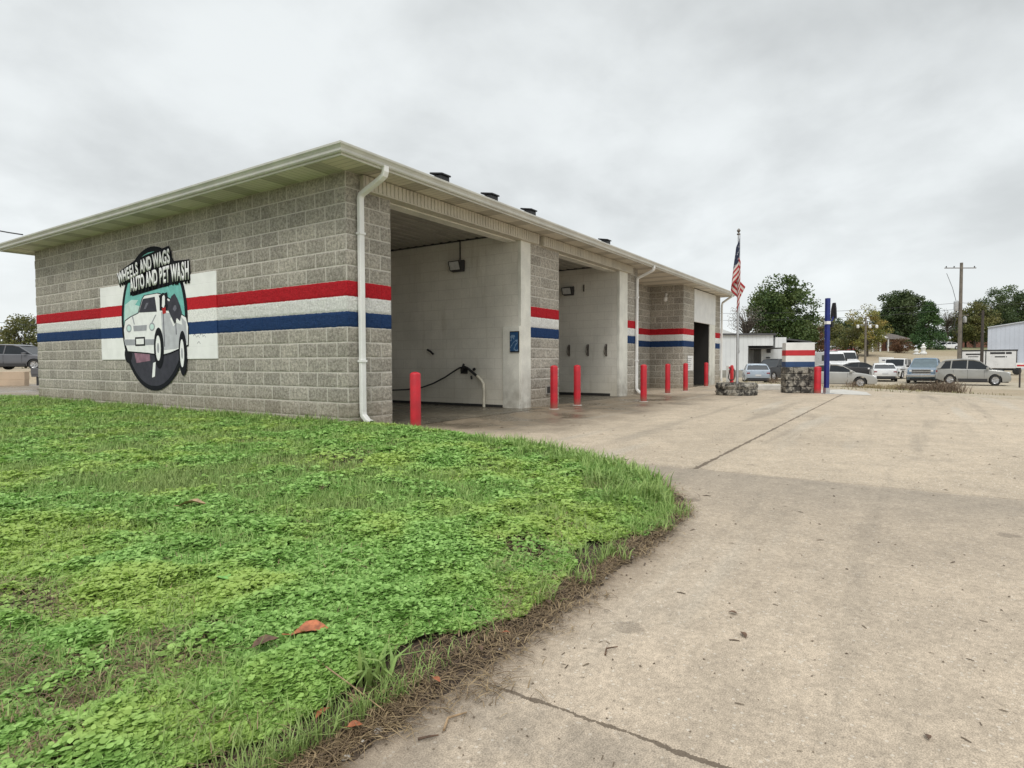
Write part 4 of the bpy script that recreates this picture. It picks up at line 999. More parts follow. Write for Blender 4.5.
KIND={
 'sedan':dict(L=4.75,W=1.80,fx=1.42,rx=-1.36,wr=.33,
   top=[(-2.33,.45),(-2.36,.70),(-2.30,.96),(-2.1,1.02),(-1.65,1.05),(-.5,1.0),(.9,.97),(1.25,.93),(1.8,.85),(2.15,.74),(2.32,.60),(2.36,.42),(2.30,.24)],
   cab=[(-1.78,1.03),(-1.15,1.34),(-.85,1.42),(-.2,1.46),(.15,1.44),(.45,1.36),(1.18,.94)],roof=(-1.15,.42),pil=[(.45,1.36,1.18,.94,.07),(-.28,1.45,-.32,.99,.07),(-1.15,1.34,-1.78,1.03,.16)]),
 'suv':dict(L=4.75,W=1.86,fx=1.40,rx=-1.40,wr=.36,
   top=[(-2.30,.42),(-2.34,.72),(-2.32,1.02),(-2.22,1.10),(-1.0,1.08),(.85,1.04),(1.2,1.02),(1.85,.96),(2.2,.82),(2.34,.62),(2.36,.42),(2.28,.28)],
   cab=[(-2.2,1.09),(-1.95,1.50),(-1.7,1.62),(-.6,1.69),(.1,1.66),(.42,1.57),(1.22,1.03)],roof=(-1.98,.40),pil=[(.42,1.57,1.22,1.03,.08),(-.30,1.68,-.34,1.07,.07),(-1.30,1.66,-1.38,1.08,.08),(-1.90,1.50,-2.2,1.09,.30)]),
 'jeep':dict(L=4.2,W=1.80,fx=1.35,rx=-1.25,wr=.40,
   top=[(-2.0,.55),(-2.0,1.18),(-.9,1.18),(.5,1.18),(.6,1.20),(1.75,1.10),(1.9,1.05),(1.92,.62),(1.86,.55)],
   cab=[(-1.95,1.18),(-1.9,1.80),(-1.0,1.84),(.2,1.84),(.36,1.78),(.6,1.19)],roof=(-1.92,.30),pil=[(.33,1.8,.58,1.18,.09),(-.5,1.82,-.5,1.18,.12),(-1.88,1.78,-1.92,1.18,.22)]),
 'pickup':dict(L=5.6,W=1.96,fx=1.85,rx=-1.70,wr=.40,
   top=[(-2.75,.55),(-2.78,1.22),(-.75,1.24),(-.70,1.20),(1.15,1.18),(1.35,1.20),(2.45,1.12),(2.72,1.02),(2.78,.62),(2.72,.45)],
   cab=[(-.72,1.19),(-.62,1.72),(-.4,1.82),(.35,1.84),(.6,1.78),(1.30,1.19)],roof=(-.62,.56),pil=[(.58,1.78,1.28,1.19,.08),(-.05,1.83,-.08,1.19,.08),(-.60,1.74,-.70,1.19,.14)]),
}
def car(name,label,cat,loc,rz,kind,pmat,glass=None,group='cars parked beyond the wash lot',front=True):
    K=KIND[kind]; Lh=K['L']/2; Wh=K['W']/2; glass=glass or M_glass
    g=thing(name,label,cat,loc,rz,group)
    wr=K['wr']; 
    poly=K['top']+arch(K['fx'],wr+.06,9)+arch(K['rx'],wr+.06,9)
    poly=K['top']+[(K['fx']+wr+.10,.24)]+arch(K['fx'],wr+.06)+[(K['rx']+wr+.10,.22)]+arch(K['rx'],wr+.06)
    def yw(x,z):
        s=1-.15*float(sst(abs(x),Lh*.70,Lh*1.02))**1.0; s*=1-.035*float(sst(z,.7,1.15))-.03*float(sst(.5-z,0,.3)); return s
    bm=bmesh.new(); N=len(poly); ny=3
    A=[bm.verts.new((p[0],-Wh,p[1])) for p in poly]; Bv=[bm.verts.new((p[0],Wh,p[1])) for p in poly]
    bm.faces.new(A); bm.faces.new(list(reversed(Bv)))
    for i in range(N): bm.faces.new((A[i],Bv[i],Bv[(i+1)%N],A[(i+1)%N]))
    bmesh.ops.recalc_face_normals(bm,faces=bm.faces)
    nt=len(K['top']); tops=set(range(nt))
    ed=[e for e in bm.edges if abs(e.verts[0].co.y-e.verts[1].co.y)<1e-6 and ((e.verts[0].co.z>.42 and e.verts[1].co.z>.42)) and not any(abs(math.hypot(v.co.x-c,v.co.z-.34)-(wr+.06))<.01 for v in e.verts for c in (K['fx'],K['rx']))]
    bmesh.ops.bevel(bm,geom=ed,offset=.09 if kind in('sedan','suv') else .05,segments=3,affect='EDGES',profile=.55)
    bmesh.ops.triangulate(bm,faces=[f for f in bm.faces if len(f.verts)>4])
    for v in bm.verts: v.co.y*=yw(v.co.x,v.co.z)
    me=bpy.data.meshes.new('body'); bm.to_mesh(me); bm.free(); me.materials.append(pmat)
    me.polygons.foreach_set('use_smooth',[True]*len(me.polygons))
    try: me.set_sharp_from_angle(angle=R(30))
    except Exception: pass
    bo=bpy.data.objects.new('body',me); COL.objects.link(bo); bo.parent=g
    zb=min(p[1] for p in K['cab']); zt=max(p[1] for p in K['cab'])
    def cw(z,ex=0): f=(z-zb)/(zt-zb); return Wh*(.90-.17*f*(1 if kind!='jeep' else .3))+ex
    mb=MB(); n=len(K['cab'])
    for s_ in (-1,1):
        for p in K['cab']: mb.v.append((p[0],s_*cw(p[1]),p[1]-(.02 if p[1]==zb else 0)))
    mb.f=[tuple(range(n)),tuple(range(2*n-1,n-1,-1))]+[(i,i+n,(i+1)%n+n,(i+1)%n) for i in range(n)]
    mb.build('windows',glass,g)
    # roof skin follows the cabin top
    rp=[p for p in K['cab'] if K['roof'][0]-.02<=p[0]<=K['roof'][1]+.06 and p[1]>zb+.25]
    mb=MB()
    for p in rp:
        wv=cw(p[1],.018)
        for y,zv in ((-wv,p[1]-.07),(-wv,p[1]-.01),(-wv*.86,p[1]+.028),(0,p[1]+.045),(wv*.86,p[1]+.028),(wv,p[1]-.01),(wv,p[1]-.07)): mb.v.append((p[0],y,zv))
    for i in range(len(rp)-1):
        for k in range(6): a=i*7+k; mb.f.append((a,a+1,a+8,a+7))
    ro=mb.build('roof',pmat,g,smooth=True); ro.modifiers.new('s','SOLIDIFY').thickness=.03
    for (xa,za,xb,zb2,wd) in K['pil']:
        for s_ in (-1,1):
            mb=MB(); ya=s_*cw(za,.014); yb=s_*cw(zb2,.014)
            mb.add([(xa-wd/2,ya,za),(xa+wd/2,ya,za),(xb+wd/2,yb,zb2),(xb-wd/2,yb,zb2),(xa-wd/2,ya-s_*.05,za),(xa+wd/2,ya-s_*.05,za),(xb+wd/2,yb-s_*.05,zb2),(xb-wd/2,yb-s_*.05,zb2)],
              [(0,1,2,3),(4,7,6,5),(0,4,5,1),(1,5,6,2),(2,6,7,3),(3,7,4,0)])
            mb.build('pillar',pmat,g)
    for cx_ in (K['fx'],K['rx']):
        for s_ in (-1,1):
            y0=s_*(Wh-.11)
            mb=MB(); mb.lathe([(wr*.62,-.10),(wr*.92,-.10),(wr,-.07),(wr,.07),(wr*.92,.10),(wr*.62,.10)],(cx_,y0,wr),20,ax=1); 
            wh=mb.build('wheel',M_tyre,g,smooth=True)
            mb=MB(); mb.lathe([(.001,.075*s_),(.07,.08*s_),(.09,.055*s_),(wr*.55,.07*s_),(wr*.63,.09*s_)],(cx_,y0,wr),20,ax=1)
            for k in range(5):
                t_=k*2*math.pi/5; c1,s1=math.cos(t_),math.sin(t_)
                mb.tube([(cx_+.05*c1,y0+s_*.085,wr+.05*s1),(cx_+wr*.6*c1,y0+s_*.095,wr+wr*.6*s1)],.022,5)
            mb.build('rim',M_rim,wh)
    # dark wheel wells and underbody
    mb=MB(); mb.box(-Lh*.93,Lh*.93,-Wh*.72,Wh*.72,.20,.55); mb.build('underbody',M_trim,g)
    zl={'sedan':.66,'suv':.78,'jeep':.95,'pickup':.92}[kind]; xf=Lh*.965
    fx_={'sedan':2.30,'suv':2.30,'jeep':1.92,'pickup':2.74}[kind]; rx_={'sedan':-2.34,'suv':-2.33,'jeep':-2.0,'pickup':-2.77}[kind]
    for s_ in (-1,1):
        mb=MB()
        if kind=='jeep': mb.lathe([(.001,.03),(.09,.02),(.10,0)],(fx_,s_*.58,zl),14,ax=0)
        else: mb.box(fx_-.30,fx_+.012,s_*Wh*.58-.16,s_*Wh*.58+.16,zl-.06,zl+.08)
        mb.build('headlight',M_head,g,bevel=.02)
        mb=MB(); mb.box(rx_-.012,rx_+.22,s_*Wh*.74-.11,s_*Wh*.74+.11,zl+.08,zl+.19); mb.build('taillight',M_tail,g,bevel=.02)
        mb=MB(); mb.box(.82,1.0,s_*Wh*1.0-.02 if s_>0 else s_*Wh-.15,s_*Wh+.15 if s_>0 else s_*Wh+.02,zb-.0,zb+.13); mb.build('wing_mirror',pmat if kind!='pickup' else M_trim,g,bevel=.03)
    gr=MB(); 
    if kind=='jeep':
        for k in range(7): gr.box(fx_-.01,fx_+.01,-.36+k*.12-.03,-.36+k*.12+.03,zl-.16,zl+.14)
        gr.build('grille',M_trim,g); mb=MB(); mb.box(fx_-.02,fx_+.22,-Wh*.85,Wh*.85,.50,.68); mb.build('bumper',M_trim,g,bevel=.02)
        mb=MB(); 
        for s_ in (-1,1):
            for cx_ in (K['fx'],K['rx']): mb.box(cx_-.55,cx_+.55,s_*(Wh+.02)-.12,s_*(Wh+.02)+.12,.86,.92)
        mb.build('fender_flare',M_trim,g,bevel=.02)
    elif kind=='pickup':
        gr.box(fx_-.02,fx_+.02,-.56,.56,zl-.22,zl+.12); go=gr.build('grille',M_trim,g)
        mb=MB()
        for zq in (-.16,-.03,.09): mb.box(fx_+.018,fx_+.035,-.58,.58,zl+zq-.028,zl+zq+.028)
        mb.build('chrome_bar',M_chrome,go)
        mb=MB(); mb.box(fx_-.05,fx_+.12,-Wh*.88,Wh*.88,.50,.68); mb.build('bumper',M_chrome,g,bevel=.03)
        mb=MB(); mb.box(-2.68,-.80,-.80,.80,1.20,1.262); mb.build('bed_shade_slab',M_trim,g)  # dark slab: shade of the open bed put in as colour
        mb=MB(); mb.box(-2.9,-2.74,-.86,.86,.48,.64); mb.build('bumper',M_chrome,g,bevel=.03)
    else:
        gr.box(fx_-.05,fx_+.022,-.36,.36,zl-.05,zl+.06); gr.build('grille',M_trim,g,bevel=.01)
        mb=MB(); mb.box(fx_-.1,fx_+.03,-.62,.62,.28,.40); mb.box(rx_-.02,rx_+.2,-.68,.68,.26,.40); mb.build('bumper_insert',M_trim,g,bevel=.02)
        mb=MB(); 
        for s_ in (-1,1): 
            for xq in (.25,-.75): mb.box(xq-.10,xq+.10,s_*(Wh*.97)-.012,s_*(Wh*.97)+.012,zb-.16,zb-.125)
        mb.build('door_handle',pmat,g)
    mb=MB(); mb.box(rx_-.024,rx_+.0,-.20,.20,zl-.08,zl+.05); mb.build('number_plate',M_plate,g)
    mb=MB()
    for s_ in (-1,1):
        for xq in (.72,-.31,-1.2): mb.box(xq-.006,xq+.006,s_*Wh*.985-.006,s_*Wh*.985+.006,.36,zb-.03)
    if kind in('sedan','suv'): mb.build('door_seam',M_trim,g)
    if kind=='suv':
        for s_ in (-1,1): mb=MB(); mb.box(-.92,.92,s_*Wh-.03,s_*Wh+.03,.24,.44); mb.build('sill_cladding',M_trim,g,bevel=.01)
    return g
P_lb=paint('ice_blue_paint',(.34,.40,.47)); P_blk=pm('black_paint',(.018,.018,.02),.45,.06,1.5,0,coat=.2); P_slv=paint('silver_paint',(.36,.355,.335)); P_wht=paint('white_car_paint',(.76,.76,.76)); P_blu=paint('blue_grey_paint',(.15,.22,.30)); P_slv2=paint('pewter_paint',(.30,.295,.275)); P_gry=paint('graphite_paint',(.10,.10,.11)); P_red=paint('red_car_paint',(.45,.02,.03))
A_away=YAW; A_to=YAW+math.pi; A_right=YAW-math.pi/2; A_left=YAW+math.pi/2
def ray(px): return -math.atan((px-512)/FPX)
car('parked_car','ice blue sedan seen from behind, left of the striped sign','car',bgz(756,46),A_away+R(4)+ray(756),'sedan',P_lb)
car('pickup_truck','black pickup parked under the canopy of the white building','pickup',bgz(775,53),A_to+R(-30)+ray(775),'pickup',P_blk)
car('parked_car','silver sedan side on behind the blue post','car',bgz(834,39.0),A_right+R(3)+ray(842),'sedan',P_slv)
car('parked_car','white sedan seen from behind, between the silver sedan and white off roader','car',bgz(883,50),A_away+R(4)+ray(883),'sedan',P_wht)
car('off_road_car','white boxy off roader facing us with black wheel flares','car',bgz(896,57),A_to+R(-14)+ray(896),'jeep',P_wht)
car('parked_car','low black car half hidden behind the silver sedan','car',bgz(861,62),A_right+R(8)+ray(861),'sedan',P_blk)
car('pickup_truck','blue grey pickup facing us with a chrome grille','pickup',bgz(926,45.5),A_to+R(-6)+ray(926),'pickup',P_blu,M_glass2)
car('crossover','silver crossover side on in front of the utility pole','car',bgz(972,41),A_right+R(2)+ray(972),'suv',P_slv2).scale=(.86,1,1.04)
car('parked_car','white car on the hill beside the dark conifers','car',bgz(946,118),A_left+R(10),'sedan',P_wht,group='cars up on the hill')
car('parked_car','red car on the hill behind the white vans','car',bgz(842,108),A_left+R(10),'sedan',P_red,group='cars up on the hill')
x_,y_=bg(22,36); car('parked_car','grey estate car on the raised lot left of the car wash','car',(x_,y_,gz(x_,y_)),A_right+R(0),'suv',P_gry,group=None).scale=(1.05,1,.88)

# delivery vans, side by side
def van(loc,rz,label):
    g=thing('delivery_van',label,'van',loc,rz,'white vans parked behind the silver sedan')
    m=MB(); m.prism([(-2.6,.45),(-2.6,2.35),(-2.45,2.5),(1.3,2.5),(1.6,2.4),(2.05,1.5),(2.7,1.25),(2.8,.6),(2.7,.4)],-1,1,1); m.build('body',P_wht,g,bevel=.10,segs=3)
    m=MB(); m.add([(1.69,-.86,2.26),(1.69,.86,2.26),(2.07,.90,1.52),(2.07,-.90,1.52)],[(0,1,2,3)]); o=m.build('windscreen',M_glass,g); o.location=(.03,0,.02)
    for s_ in (-1,1):
        m=MB(); m.prism([(.75,1.5),(.75,2.15),(1.45,2.15),(1.85,1.5)],s_*1.001,s_*1.012,1); m.build('side_window',M_glass,g)
        m=MB(); m.box(2.68,2.80,s_*.72-.16,s_*.72+.16,.88,1.08); m.build('headlight',M_head,g,bevel=.02)
        m=MB(); m.box(1.75,1.9,s_*1.12-.09,s_*1.12+.09,1.5,1.85); m.build('wing_mirror',M_trim,g,bevel=.02)
        for cx_ in (1.9,-1.7):
            m=MB(); m.lathe([(.001,-.10),(.3,-.10),(.36,-.07),(.36,.07),(.3,.10),(.001,.10)],(cx_,s_*.93,.36),16,ax=1); m.build('wheel',M_tyre,g,smooth=True)
    m=MB(); m.box(2.74,2.82,-.5,.5,.62,1.0); m.build('grille',M_trim,g)
x_,y_,z_=bgz(827,68); van((x_,y_,z_),A_to+R(28)+ray(827),'larger white van directly behind the blue post')
x_,y_,z_=bgz(840,73); van((x_,y_,z_),A_to+R(26)+ray(840),'white van partly hidden by the larger van, right of the blue post')
# box truck
x_,y_,z_=bgz(989,66)
bt=thing('box_trailer','white box trailer with dark frame and worn lettering parked before the blue metal barn','trailer',(x_,y_,z_),A_right+R(-2)+ray(989))
m=MB(); m.box(-2.35,2.35,-1.1,1.1,.68,2.55); m.build('box',P_wht,bt,bevel=.04)
m=MB(); m.box(-2.42,-2.34,-1.14,-1.06,.5,2.66); m.build('frame_post',M_trim,bt)
m=MB(); m.box(2.28,2.36,-1.14,-1.1,.5,2.66); m.build('frame_post',M_trim,bt)
m=MB(); m.box(-2.42,2.40,-1.15,1.15,2.56,2.68); m.build('top_rail',M_trim,bt)
m=MB(); m.box(-.30,-.22,-1.13,-1.1,.6,2.55); m.build('frame_post',M_trim,bt)
m=MB(); m.box(-2.0,-.6,-1.112,-1.102,2.12,2.28); m.box(-1.8,-.9,-1.112,-1.102,1.9,1.98); m.box(.1,1.9,-1.112,-1.102,2.2,2.42); m.box(.5,1.5,-1.112,-1.102,1.85,1.98); m.build('worn_lettering',M_trim,bt)
m=MB(); m.box(1.35,1.42,-1.12,-1.1,.7,2.5); m.build('door_post',P_wht,bt)
for cx_ in (.9,2.35):
    for s_ in (-1,1):
        m=MB(); m.lathe([(.001,-.12),(.30,-.12),(.38,-.08),(.38,.08),(.30,.12),(.001,.12)],(cx_,s_*.98,.38),18,ax=1); m.build('wheel',M_tyre,bt,smooth=True)
m=MB(); m.box(-2.3,2.2,-.9,.9,.45,.68); m.build('chassis',M_trim,bt)
# utility trailer behind the left lot wall
x_,y_=bg(62,23.0)
tr=thing('utility_trailer','small dark utility trailer parked beside the tan retaining wall','trailer',(x_,y_,-.02),A_right)
m=MB(); m.box(-.7,1.4,-.6,.6,.42,.50); m.box(-.7,1.4,-.62,-.58,.50,.74); m.box(-.7,-.66,-.6,.6,.5,.74); m.build('bed',P_gry,tr,bevel=.01)
for s_ in (-1,1): m=MB(); m.lathe([(.001,-.08),(.2,-.08),(.25,-.05),(.25,.05),(.2,.08),(.001,.08)],(0,s_*.68,.25),16,ax=1); m.build('wheel',M_tyre,tr,smooth=True)
m=MB(); m.tube([(1.4,0,.45),(2.2,0,.42)],.04,8); m.build('drawbar',M_trim,tr); m=MB(); m.box(-.55,-.45,-.55,.55,.1,.42); m.build('rear_bumper',M_trim,tr)

# ------------------------------------------------------------------ far buildings
def ribbed(name,col,axis=0,per=.45):
    t=NT(name); X,Y,Z=t.xyz(); s=t.math('ADD',X,Y); fr=t.math('FRACT',t.math('DIVIDE',t.math('ADD',s,500),per)); g=t.ramp(t.math('ABSOLUTE',t.math('SUBTRACT',fr,.5)),.42,.5)
    c=t.scale(col,t.ramp(t.noise(.5,4),.3,.7,.92,1.05)); c=t.mix(t.math('MULTIPLY',g,.22),c,(.25,.27,.3)); t.color(c); t.rough(.45); t.bump(g,.5,.03); return t.m
M_siding=ribbed('white_metal_siding',(.66,.68,.69)); M_barn=ribbed('pale_blue_metal',(.52,.56,.64)); M_cinder=pm('cinder_base',(.30,.29,.26),.9,.2,2,.3)
# white shop: origin at its near left corner, local x to the right of the view
d0=62; x_,y_=bg(700,d0); zg=gz(*bg(745,d0-3))
sh=thing('white_shop','long white metal shop with a flat dark roof edge and a deep open bay','building',(x_,y_,zg),A_right+R(0))
sx=(1/FPX)*d0
def sxp(px): return (px-700)*sx
HT=4.35
m=MB(); m.box(0-6,sxp(748),0,9,.75,HT); m.box(sxp(748),sxp(773),0,9,3.25,HT); m.build('wall',M_siding,sh)
m=MB(); m.box(-6.01,sxp(748)+.01,-.02,.2,-.3,.75); m.build('block_base',M_cinder,sh)
m=MB(); m.box(sxp(774),sxp(824),3.2,9,-.3,3.55); m.box(sxp(748),sxp(775),5.2,5.4,-.3,3.3); m.build('rear_wall',M_siding,sh)
m=MB(); m.box(-6.2,sxp(774)+.1,-.25,9.2,HT,HT+.16); m.add([(sxp(774),-.2,HT-.05),(sxp(788),3.0,HT-.3),(sxp(826),3.0,HT-1.0+.3),(sxp(826),9,HT-.7),(sxp(774),9,HT),(sxp(774),-.2,HT+.12),(sxp(788),3.0,HT-.12),(sxp(826),3.0,HT-.55),(sxp(826),9,HT-.5),(sxp(774),9,HT+.14)],
  [(0,4,3,2,1),(5,6,7,8,9),(0,1,6,5),(1,2,7,6),(2,3,8,7),(3,4,9,8),(4,0,5,9)]); m.build('roof',pm('dark_roof_edge',(.07,.07,.075),.6,.2,2,.1),sh)
m=MB(); m.box(sxp(775),sxp(786),-.0,3.1,3.05,HT-.25); m.build('canopy_fascia',M_siding,sh)
m=MB(); m.box(sxp(748),sxp(786),.1,5.2,2.95,3.04); m.build('canopy_soffit',M_dark,sh)
m=MB(); m.box(sxp(749),sxp(749)+.12,1.0,5.1,0,2.9); m.box(sxp(752)-.1,sxp(757),4.9,5.1,0,2.9); m.build('recess_dark_panel',M_dark,sh)  # near-black panels on the side and back of the recess
m=MB(); m.box(sxp(749.7),sxp(752.2),4.7,4.8,1.6,2.6); m.build('bright_window',M_white,sh)
m=MB(); m.box(sxp(779.5),sxp(783.5),3.1,3.18,2.55,2.95); m.box(sxp(779),sxp(783),3.1,3.18,1.95,2.1); m.build('wall_sign',M_trim,sh)
x_,y_=bg(706,78); sh2=thing('gabled_shed','low white gabled roof showing over the white shop','building',(x_,y_,zg),A_right)
m=MB(); m.box(-3,4,0,6,0,4.9); m.build('wall',M_siding,sh2)
m=MB(); m.prism([(-3.3,4.85),(.8,6.2),(4.6,4.85)],-.3,6.3,1); m.build('roof',pm('pale_metal_roof',(.62,.63,.63),.5,.1,1,.1),sh2)
# pale blue barn on the right
x_,y_=bg(987,78); zb_=gz(x_,y_)
bn=thing('metal_barn','pale blue grey metal barn at the right edge of the photo','building',(x_,y_,zb_),A_right+ray(984)-R(2))
m=MB(); q=[(0,-.3),(0,5.2),(7,6.3),(14,5.2),(14,-.3)]; m.prism(q,0,18,1); m.build('wall',M_barn,bn)
m=MB(); m.prism([(-.05,5.17),(7,6.28),(14.05,5.17),(14.05,5.26),(7,6.40),(-.05,5.26)],-.2,18.2,1); m.build('roof',pm('light_roof_metal',(.55,.58,.62),.4,.1,1,.1),bn)
m=MB(); m.box(4.6,7.6,-.03,0,0,3.1); m.build('sliding_door',pm('slate_door',(.16,.18,.22),.5,.1,1,.1),bn)
m=MB(); m.box(2.1,2.7,-.35,-.02,.9,1.7); m.box(2.3,2.5,-.2,-.1,.0,.9); m.build('electric_box',M_alu,bn)
# hill house
x_,y_=bg(874,112); z_=gz(*bg(890,112)); hs_=thing('hill_house','low brick house with pale gable porch on the hillside','house',(x_,y_,z_-.3),A_right+R(8))
M_brick=pm('red_brown_brick',(.20,.09,.065),.9,.3,3,.2)
m=MB(); m.box(0,6.6,1.5,7,0,2.9); m.build('wall',M_brick,hs_)
m=MB(); m.box(-.5,.05,1.0,7,0,2.9); m.box(0,2.0,1.44,1.5,0,2.8);m.build('side_wall',pm('tan_siding',(.42,.38,.30),.8,.15,3,.1),hs_)
m=MB(); m.prism([(-1.2,2.8),(.6,4.0),(4.2,3.4),(7.1,2.7),(7.1,2.55),(-1.2,2.65)],-.3,7.5,1); m.build('roof',pm('grey_brown_roof',(.22,.20,.19),.9,.2,3,.2),hs_)
m=MB(); m.prism([(-.8,2.82),(.6,3.75),(2.6,2.82)],-.36,-.31,1); m.build('gable',M_white,hs_)
m=MB(); 
for xq in (-.6,1.0,2.6): m.box(xq,xq+.22,-.2,.0,0,2.75)
m.build('porch_post',M_white,hs_)
m=MB(); m.box(-.3,.7,1.36,1.43,1.0,2.2); m.box(3.6,4.8,1.42,1.49,1.0,2.1); m.build('window',M_glass,hs_)
m=MB(); m.tube([(5.9,5,2.8),(5.9,5,3.9)],.25,8)
# distant lodge behind the barn
x_,y_=bg(962,150); z_=gz(x_,y_)
lg=thing('distant_shed','long low reddish shed between the pole and the barn','building',(x_,y_,z_),A_right)
m=MB(); m.box(0,9,0,5,0,2.2); m.build('wall',M_brick,lg)
m=MB(); m.prism([(-.3,2.2),(-.3,2.5),(9.3,3.2),(9.3,2.2)],-.3,5.3,1); m.build('roof',pm('tan_roof',(.42,.33,.24),.9,.2,2,.1),lg)
# white lawn ornaments
for k,(px_,hh_) in enumerate(((916,1.0),(923,1.9))):
    x_,y_=bg(px_,104); z_=gz(x_,y_)
    m=MB(); m.lathe([(.55,0),(.55,.15*hh_),(.25,.25*hh_),(.35,.5*hh_),(.48,.62*hh_),(.2,.74*hh_),(.28,.85*hh_),(.02,1*hh_)],n=10)
    if k: m.box(.1,1.9,-.3,.3,0,1.1*1)
    tag(m.build('lawn_ornament',M_white,loc=(x_,y_,z_),smooth=False),['small white garden ornament on the hillside lawn','larger white garden ornament on the hillside lawn'][k],'ornament','white ornaments on the hillside')
# tan retaining wall at left, distant board
x_,y_=bg(-30,24.5); rw=thing('retaining_wall','low tan concrete retaining wall left of the building','wall',(x_,y_,-.05),A_right)
tan=pm('tan_wall',(.50,.385,.28),.9,.15,1.2,.3)
m=MB(); m.box(-6,2.2,-.0,.25,0,.28); m.build('lower_course',tan,rw,bevel=.01)
m=MB(); m.box(-6,2.2,.02,.27,.284,.62); m.build('upper_course',tan,rw,bevel=.01)
x_,y_=bg(886,62); z_=gz(x_,y_)
sb=thing('notice_board','white board on short legs among the parked cars','sign',(x_,y_,z_),A_right)
m=MB(); m.box(-.75,.75,-.04,.04,1.25,2.0); m.build('board',M_white,sb,bevel=.01)
m=MB(); m.box(-.6,-.52,-.03,.03,0,1.25); m.box(.52,.6,-.03,.03,0,1.25); m.build('leg',M_trim,sb)
m=MB(); m.box(-.45,.3,-.055,-.042,1.62,1.74); m.build('faded_print',MU_mg,sb)
x_,y_=bg(1020,37); z_=gz(x_,y_)
sp_=thing('sign_post','thin dark post with a small red and white sign at right edge','sign',(x_,y_,z_),A_right)
m=MB(); m.box(-.035,.035,-.03,.03,0,1.5); m.build('post',M_dwood,sp_)
m=MB(); m.box(-.28,.28,-.05,-.03,1.22,1.52); m.build('sign_plate',M_white,sp_); m=MB(); m.box(-.24,.24,-.056,-.051,1.30,1.40); m.build('red_print',M_redw,sp_)

# ------------------------------------------------------------------ poles and wires
def pole(px_,d_,H,r_,mat,label,name='utility_pole',arms=(),parts=None):
    x_,y_=bg(px_,d_); z_=gz(x_,y_); g=thing(name,label,'pole',(x_,y_,z_),A_right)
    m=MB(); m.tube([(0,0,-.2),(0,0,H)],[r_,r_*.7],10); m.build('pole',mat,g,smooth=True)
    for (za,l,o_) in arms:
        m=MB(); m.box(-l+o_,l+o_,-.05,.05,za-.035,za+.035); 
        m.build('crossarm',mat,g)
        m=MB()
        for xq in (-l*.9+o_,-l*.4+o_,l*.9+o_): m.lathe([(.05,za+.06),(.06,za+.14),(.02,za+.2)],(xq,0,0),8)
        m.build('insulator',M_black,g)
    return g,(x_,y_,z_)
g,K1=pole(959,58,11.0,.19,M_wood,'tall wooden utility pole behind the silver crossover',arms=((10.5,1.5,-.1),(6.0,.5,.3)))
m=MB(); m.lathe([(.16,6.4),(.2,6.6),(.2,7.3),(.1,7.4)],(-.42,0,0),10); m.build('transformer',M_alu,g,smooth=True); m=MB(); m.lathe([(.12,5.3),(.15,5.4),(.15,5.8),(.05,5.9)],(.45,0,0),8); m.build('transformer',M_alu,g,smooth=True)
m=MB(); m.tube([(-.42,0,7.3),(-.8,0,8.6),(-1.4,0,10.0)],.02,5); m.tube([(-.25,.1,6.4),(-.5,.1,4.8),(-.2,.1,4.0)],.03,5); m.tube([(.2,-.02,0),(.17,-.02,5.5)],.05,6); m.build('cable',M_black,g)
pole(981.5,56,6.3,.15,M_dwood,'shorter dark pole in front of the white box trailer')
g,K3=pole(865,80,6.6,.15,M_wood,'parking lot light pole with twin white lamps')
m=MB(); m.box(-1.3,1.3,-.03,.03,5.57,5.62); m.build('crossarm',M_alu,g)
for xq in (-1.1,.5,1.4):
    m=MB(); m.lathe([(.05,.1),(.16,0),(.18,-.2),(.13,-.34),(.001,-.35)],(xq,-.1,5.5),10); m.build('lamp_head',M_white,g,smooth=True)
pole(760,95,9.0,.14,M_wood,'thin pale pole rising behind the white shop')
def wire(a,b,sag,label,r_=.016):
    pts=[]; 
    for i in range(17):
        f=i/16; p=Vector(a)*(1-f)+Vector(b)*f; p.z-=sag*4*f*(1-f); pts.append(p)
    m=MB(); m.tube(pts,r_,5); tag(m.build('power_line',M_black,smooth=True),label,'cable','overhead lines')
kx_,ky_,kz_=K1; top=Vector((kx_,ky_,kz_+7.2))
x_,y_=bg(560,72); wire((x_,y_,7.6),tuple(top),1.0,'upper power line running left from the tall pole')
x_,y_=bg(560,72); wire((x_,y_,6.9),(kx_,ky_,kz_+6.6),1.1,'lower power line running left from the tall pole')
x_,y_=bg(1180,50); wire(tuple(top),(x_,y_,8.6),1.2,'power line running right from the tall pole over the barn')
wire((-.42,9.5,3.62),(bg(-160,16)[0],bg(-160,16)[1],6.0),.25,'service cable reaching the eave at the left',.014)
x_,y_=bg(-80,60); wire((x_,y_,6.0),(bg(120,60)[0],bg(120,60)[1],4.2),.3,'thin far wire seen left of the side wall',.02)

